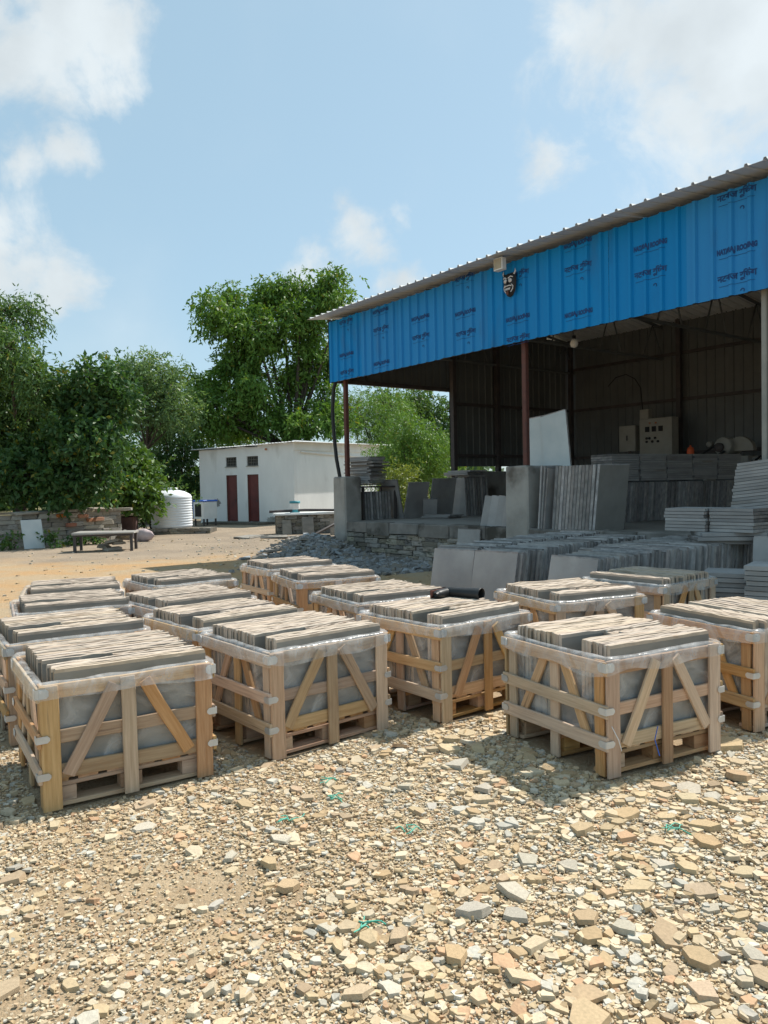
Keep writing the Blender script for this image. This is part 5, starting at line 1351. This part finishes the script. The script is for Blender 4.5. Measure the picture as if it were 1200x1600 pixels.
def build_trees():
    tree('neem_tree', 'tallest spreading neem tree with dark limbs behind the whitewashed building', 'tree', None, ground_at(468, 41.5),
         lobes_at([(335, 486, 30, 34), (438, 448, 34, 24), (500, 452, 32, 28), (398, 515, 50, 42), (468, 510, 46, 46), (372, 565, 42, 38), (325, 602, 30, 30), (500, 565, 36, 40), (330, 650, 30, 26), (398, 612, 38, 32),
                   (455, 590, 30, 28), (505, 620, 24, 30), (362, 655, 30, 24), (318, 625, 26, 26), (533, 475, 17, 22), (516, 434, 18, 16), (430, 650, 22, 18), (352, 470, 18, 16), (405, 470, 28, 22), (470, 655, 26, 20), (520, 655, 30, 20), (390, 655, 26, 18)], 41.5, .80, 1.6, 1),
         .34, 460, 28, 7, .25, .40, NEEM, 21, .85, .34, fork=.42, sprig_len=.55)
    tree('drooping_tree', 'tall drooping tree cut by the left picture edge', 'tree', None, ground_at(32, 25.5),
         lobes_at([(20, 490, 32, 26), (44, 500, 13, 18), (14, 545, 46, 34), (62, 598, 34, 34), (25, 615, 56, 40), (66, 640, 34, 36), (-40, 560, 50, 60), (-60, 660, 60, 60), (20, 668, 50, 36), (75, 690, 26, 28), (-120, 600, 60, 80)], 25.5, 1.0, 1.2, 2),
         .20, 520, 28, 7, .17, .30, MIDG, 22, .9, .30, sprig_len=.45)
    tree('broadleaf_tree', 'dark glossy broadleaf tree between the drooping tree and the slender tree', 'tree', None, ground_at(110, 25.0),
         lobes_at([(143, 588, 28, 24), (115, 612, 28, 26), (176, 607, 26, 24), (142, 645, 42, 34), (182, 632, 24, 24), (118, 684, 40, 32), (155, 690, 30, 28), (65, 715, 44, 36), (30, 738, 44, 36), (100, 750, 40, 34), (-20, 740, 40, 40), (150, 740, 26, 34)], 24.6, 1.0, .8, 3),
         .16, 330, 16, 6, .20, .50, DARK, 23, .35, .28, sprig_len=.3)
    tree('slender_tree', 'slender pale feathery tree with a thin visible trunk', 'tree', None, ground_at(229, 37),
         lobes_at([(200, 582, 24, 20), (234, 584, 32, 24), (262, 600, 26, 24), (226, 625, 32, 24), (266, 630, 24, 24), (286, 646, 18, 18), (196, 645, 20, 18), (232, 660, 30, 14)], 37, 1.0, 1.0, 4),
         .13, 200, 24, 7, .19, .30, PALE, 24, .4, .34, fork=.6, sprig_len=.45)
    tree('belt_tree', 'green tree filling the gap behind the broadleaf and slender trees', 'tree', None, ground_at(150, 46),
         lobes_at([(90, 615, 34, 26), (140, 622, 36, 28), (185, 650, 30, 28), (245, 690, 30, 24), (300, 690, 28, 24), (130, 690, 40, 30), (60, 670, 40, 34), (200, 715, 32, 26), (285, 665, 24, 20)], 46, 1.0, 1.0, 14),
         .2, 260, 20, 6, .24, .38, MIDG, 41, .5, .42)
    tree('small_dark_tree', 'small dark tree left of the whitewashed building', 'tree', None, ground_at(280, 39),
         lobes_at([(258, 684, 22, 18), (290, 700, 22, 20), (276, 728, 26, 22), (300, 748, 18, 22), (253, 718, 18, 14), (283, 768, 26, 22), (262, 750, 20, 20)], 39, 1.0, .6, 5),
         .12, 170, 18, 6, .17, .34, DARK, 25, .5, .32)
    tree('light_green_shrub', 'light green large leaved shrub under the dark broadleaf tree', 'shrub', None, ground_at(195, 28),
         lobes_at([(186, 720, 26, 20), (210, 732, 24, 22), (200, 765, 28, 24), (178, 752, 20, 22), (222, 770, 22, 22), (168, 780, 24, 18)], 27.6, 1.0, .5, 6),
         .05, 150, 14, 5, .22, .50, ((.060, .13, .025), (.13, .22, .05)), 26, .3, .25, stems=3)
    tree('tangled_shrub', 'dense tangled shrub between the bin and the tank', 'shrub', None, ground_at(232, 30.5),
         lobes_at([(232, 790, 24, 18), (210, 795, 24, 16), (255, 780, 22, 22), (180, 796, 22, 14)], 30.5, 1.0, .5, 7), .05, 130, 16, 6, .13, .4, MIDG, 27, .3, .3, stems=3)
    for i, (lst, y, lab, c, sd) in enumerate((
        ([(558, 630, 24, 24), (574, 657, 30, 26), (612, 634, 26, 22), (604, 676, 34, 26), (592, 700, 30, 24)], 43, 'feathery bright green tree seen right of the corner post', BRIGHT, 31),
        ([(634, 664, 24, 22), (630, 706, 34, 26), (668, 694, 26, 22), (612, 732, 30, 26), (678, 718, 20, 18), (650, 730, 24, 20)], 32.5, 'light feathery tree seen through the open bay of the shed', BRIGHT, 32))):
        tree('feathery_tree', lab, 'tree', 'feathery trees behind the shed', ground_at(600 + 45 * i, y), lobes_at(lst, y, 1.0, 1.0, sd), .12, 240, 24, 8, .15, .22, c, sd, .75, .34, sprig_len=.5)
    tree('sunlit_shrub', 'yellow green shrub low between the rack and the leaning slabs', 'shrub', None, ground_at(622, 29), lobes_at([(622, 772, 20, 22), (636, 790, 18, 18), (608, 795, 16, 16), (622, 745, 18, 16)], 29, 1, .4, 8), .04, 100, 16, 6, .13, .35, ((.14, .19, .04), (.22, .26, .07)), 33, .3, .28, stems=3)
    tree('far_dark_tree', 'darker distant tree above the open bay of the shed', 'tree', None, ground_at(665, 52), lobes_at([(640, 645, 28, 22), (680, 648, 28, 24), (692, 682, 28, 26), (610, 622, 26, 18), (655, 620, 26, 16), (720, 660, 30, 30), (660, 700, 30, 24), (700, 720, 24, 20)], 52, 1.0, 1.2, 9), .22, 260, 20, 6, .24, .38, MIDG, 34, .5, .45)
    tree('roof_line_shrub', 'pale feathery shrub showing above the whitewashed building roof', 'shrub', None, ground_at(395, 46), lobes_at([(368, 672, 18, 16), (398, 684, 26, 18), (438, 692, 18, 12), (345, 690, 18, 16)], 46, 1.0, .6, 10), .08, 110, 18, 7, .17, .25, ((.085, .15, .035), (.14, .21, .06)), 35, .5, .36)
    # weeds at the foot of the dry stone wall
    for i, (x, y, h) in enumerate(((-10.75, 22.1, .42), (-9.75, 22.6, .40), (-9.3, 23.4, .22), (-8.9, 23.7, .25))):
        tree('weed_clump', ('leafy weed left of the pale slab on the dry stone wall', 'leafy weed right of the pale slab on the dry stone wall', 'low weed at the foot of the dry stone wall', 'low weed near the end of the dry stone wall')[i], 'weed', 'weeds along the dry stone wall', Vector((x, y, 0)), [(Vector((x, y, h * .6)), (.28, .28, h * .6))], .012, 10, 9, 4, .11, .6, MIDG, 50 + i, .2, .08, stems=2, sprig_len=.12, crown='foliage')
    # the wood far behind reads as one mass
    rng = np.random.default_rng(77); k = 26000
    x = rng.uniform(-75, 90, k); y = rng.uniform(62, 80, k); top = 3.0 + 1.6 * np.sin(x * .35) + 1.1 * np.sin(x * .9 + 1) + rng.normal(0, .5, k); z = top * rng.uniform(0, 1, k) ** .7
    A = rng.normal(0, 1, (k, 3)); col = np.array([.05, .10, .035]) + rng.uniform(0, 1, (k, 1)) * np.array([.05, .06, .03])
    V, F, cc = leaf_quads(np.stack([x, y, z.clip(0, 9)], 1), A, rng.uniform(.5, 1.1, k), .6, col, rng)
    stuff(link('far_treeline', np_mesh('far_treeline', V, F, M['leaf'], cc)), 'far green treeline on the horizon', 'trees')
build_trees()
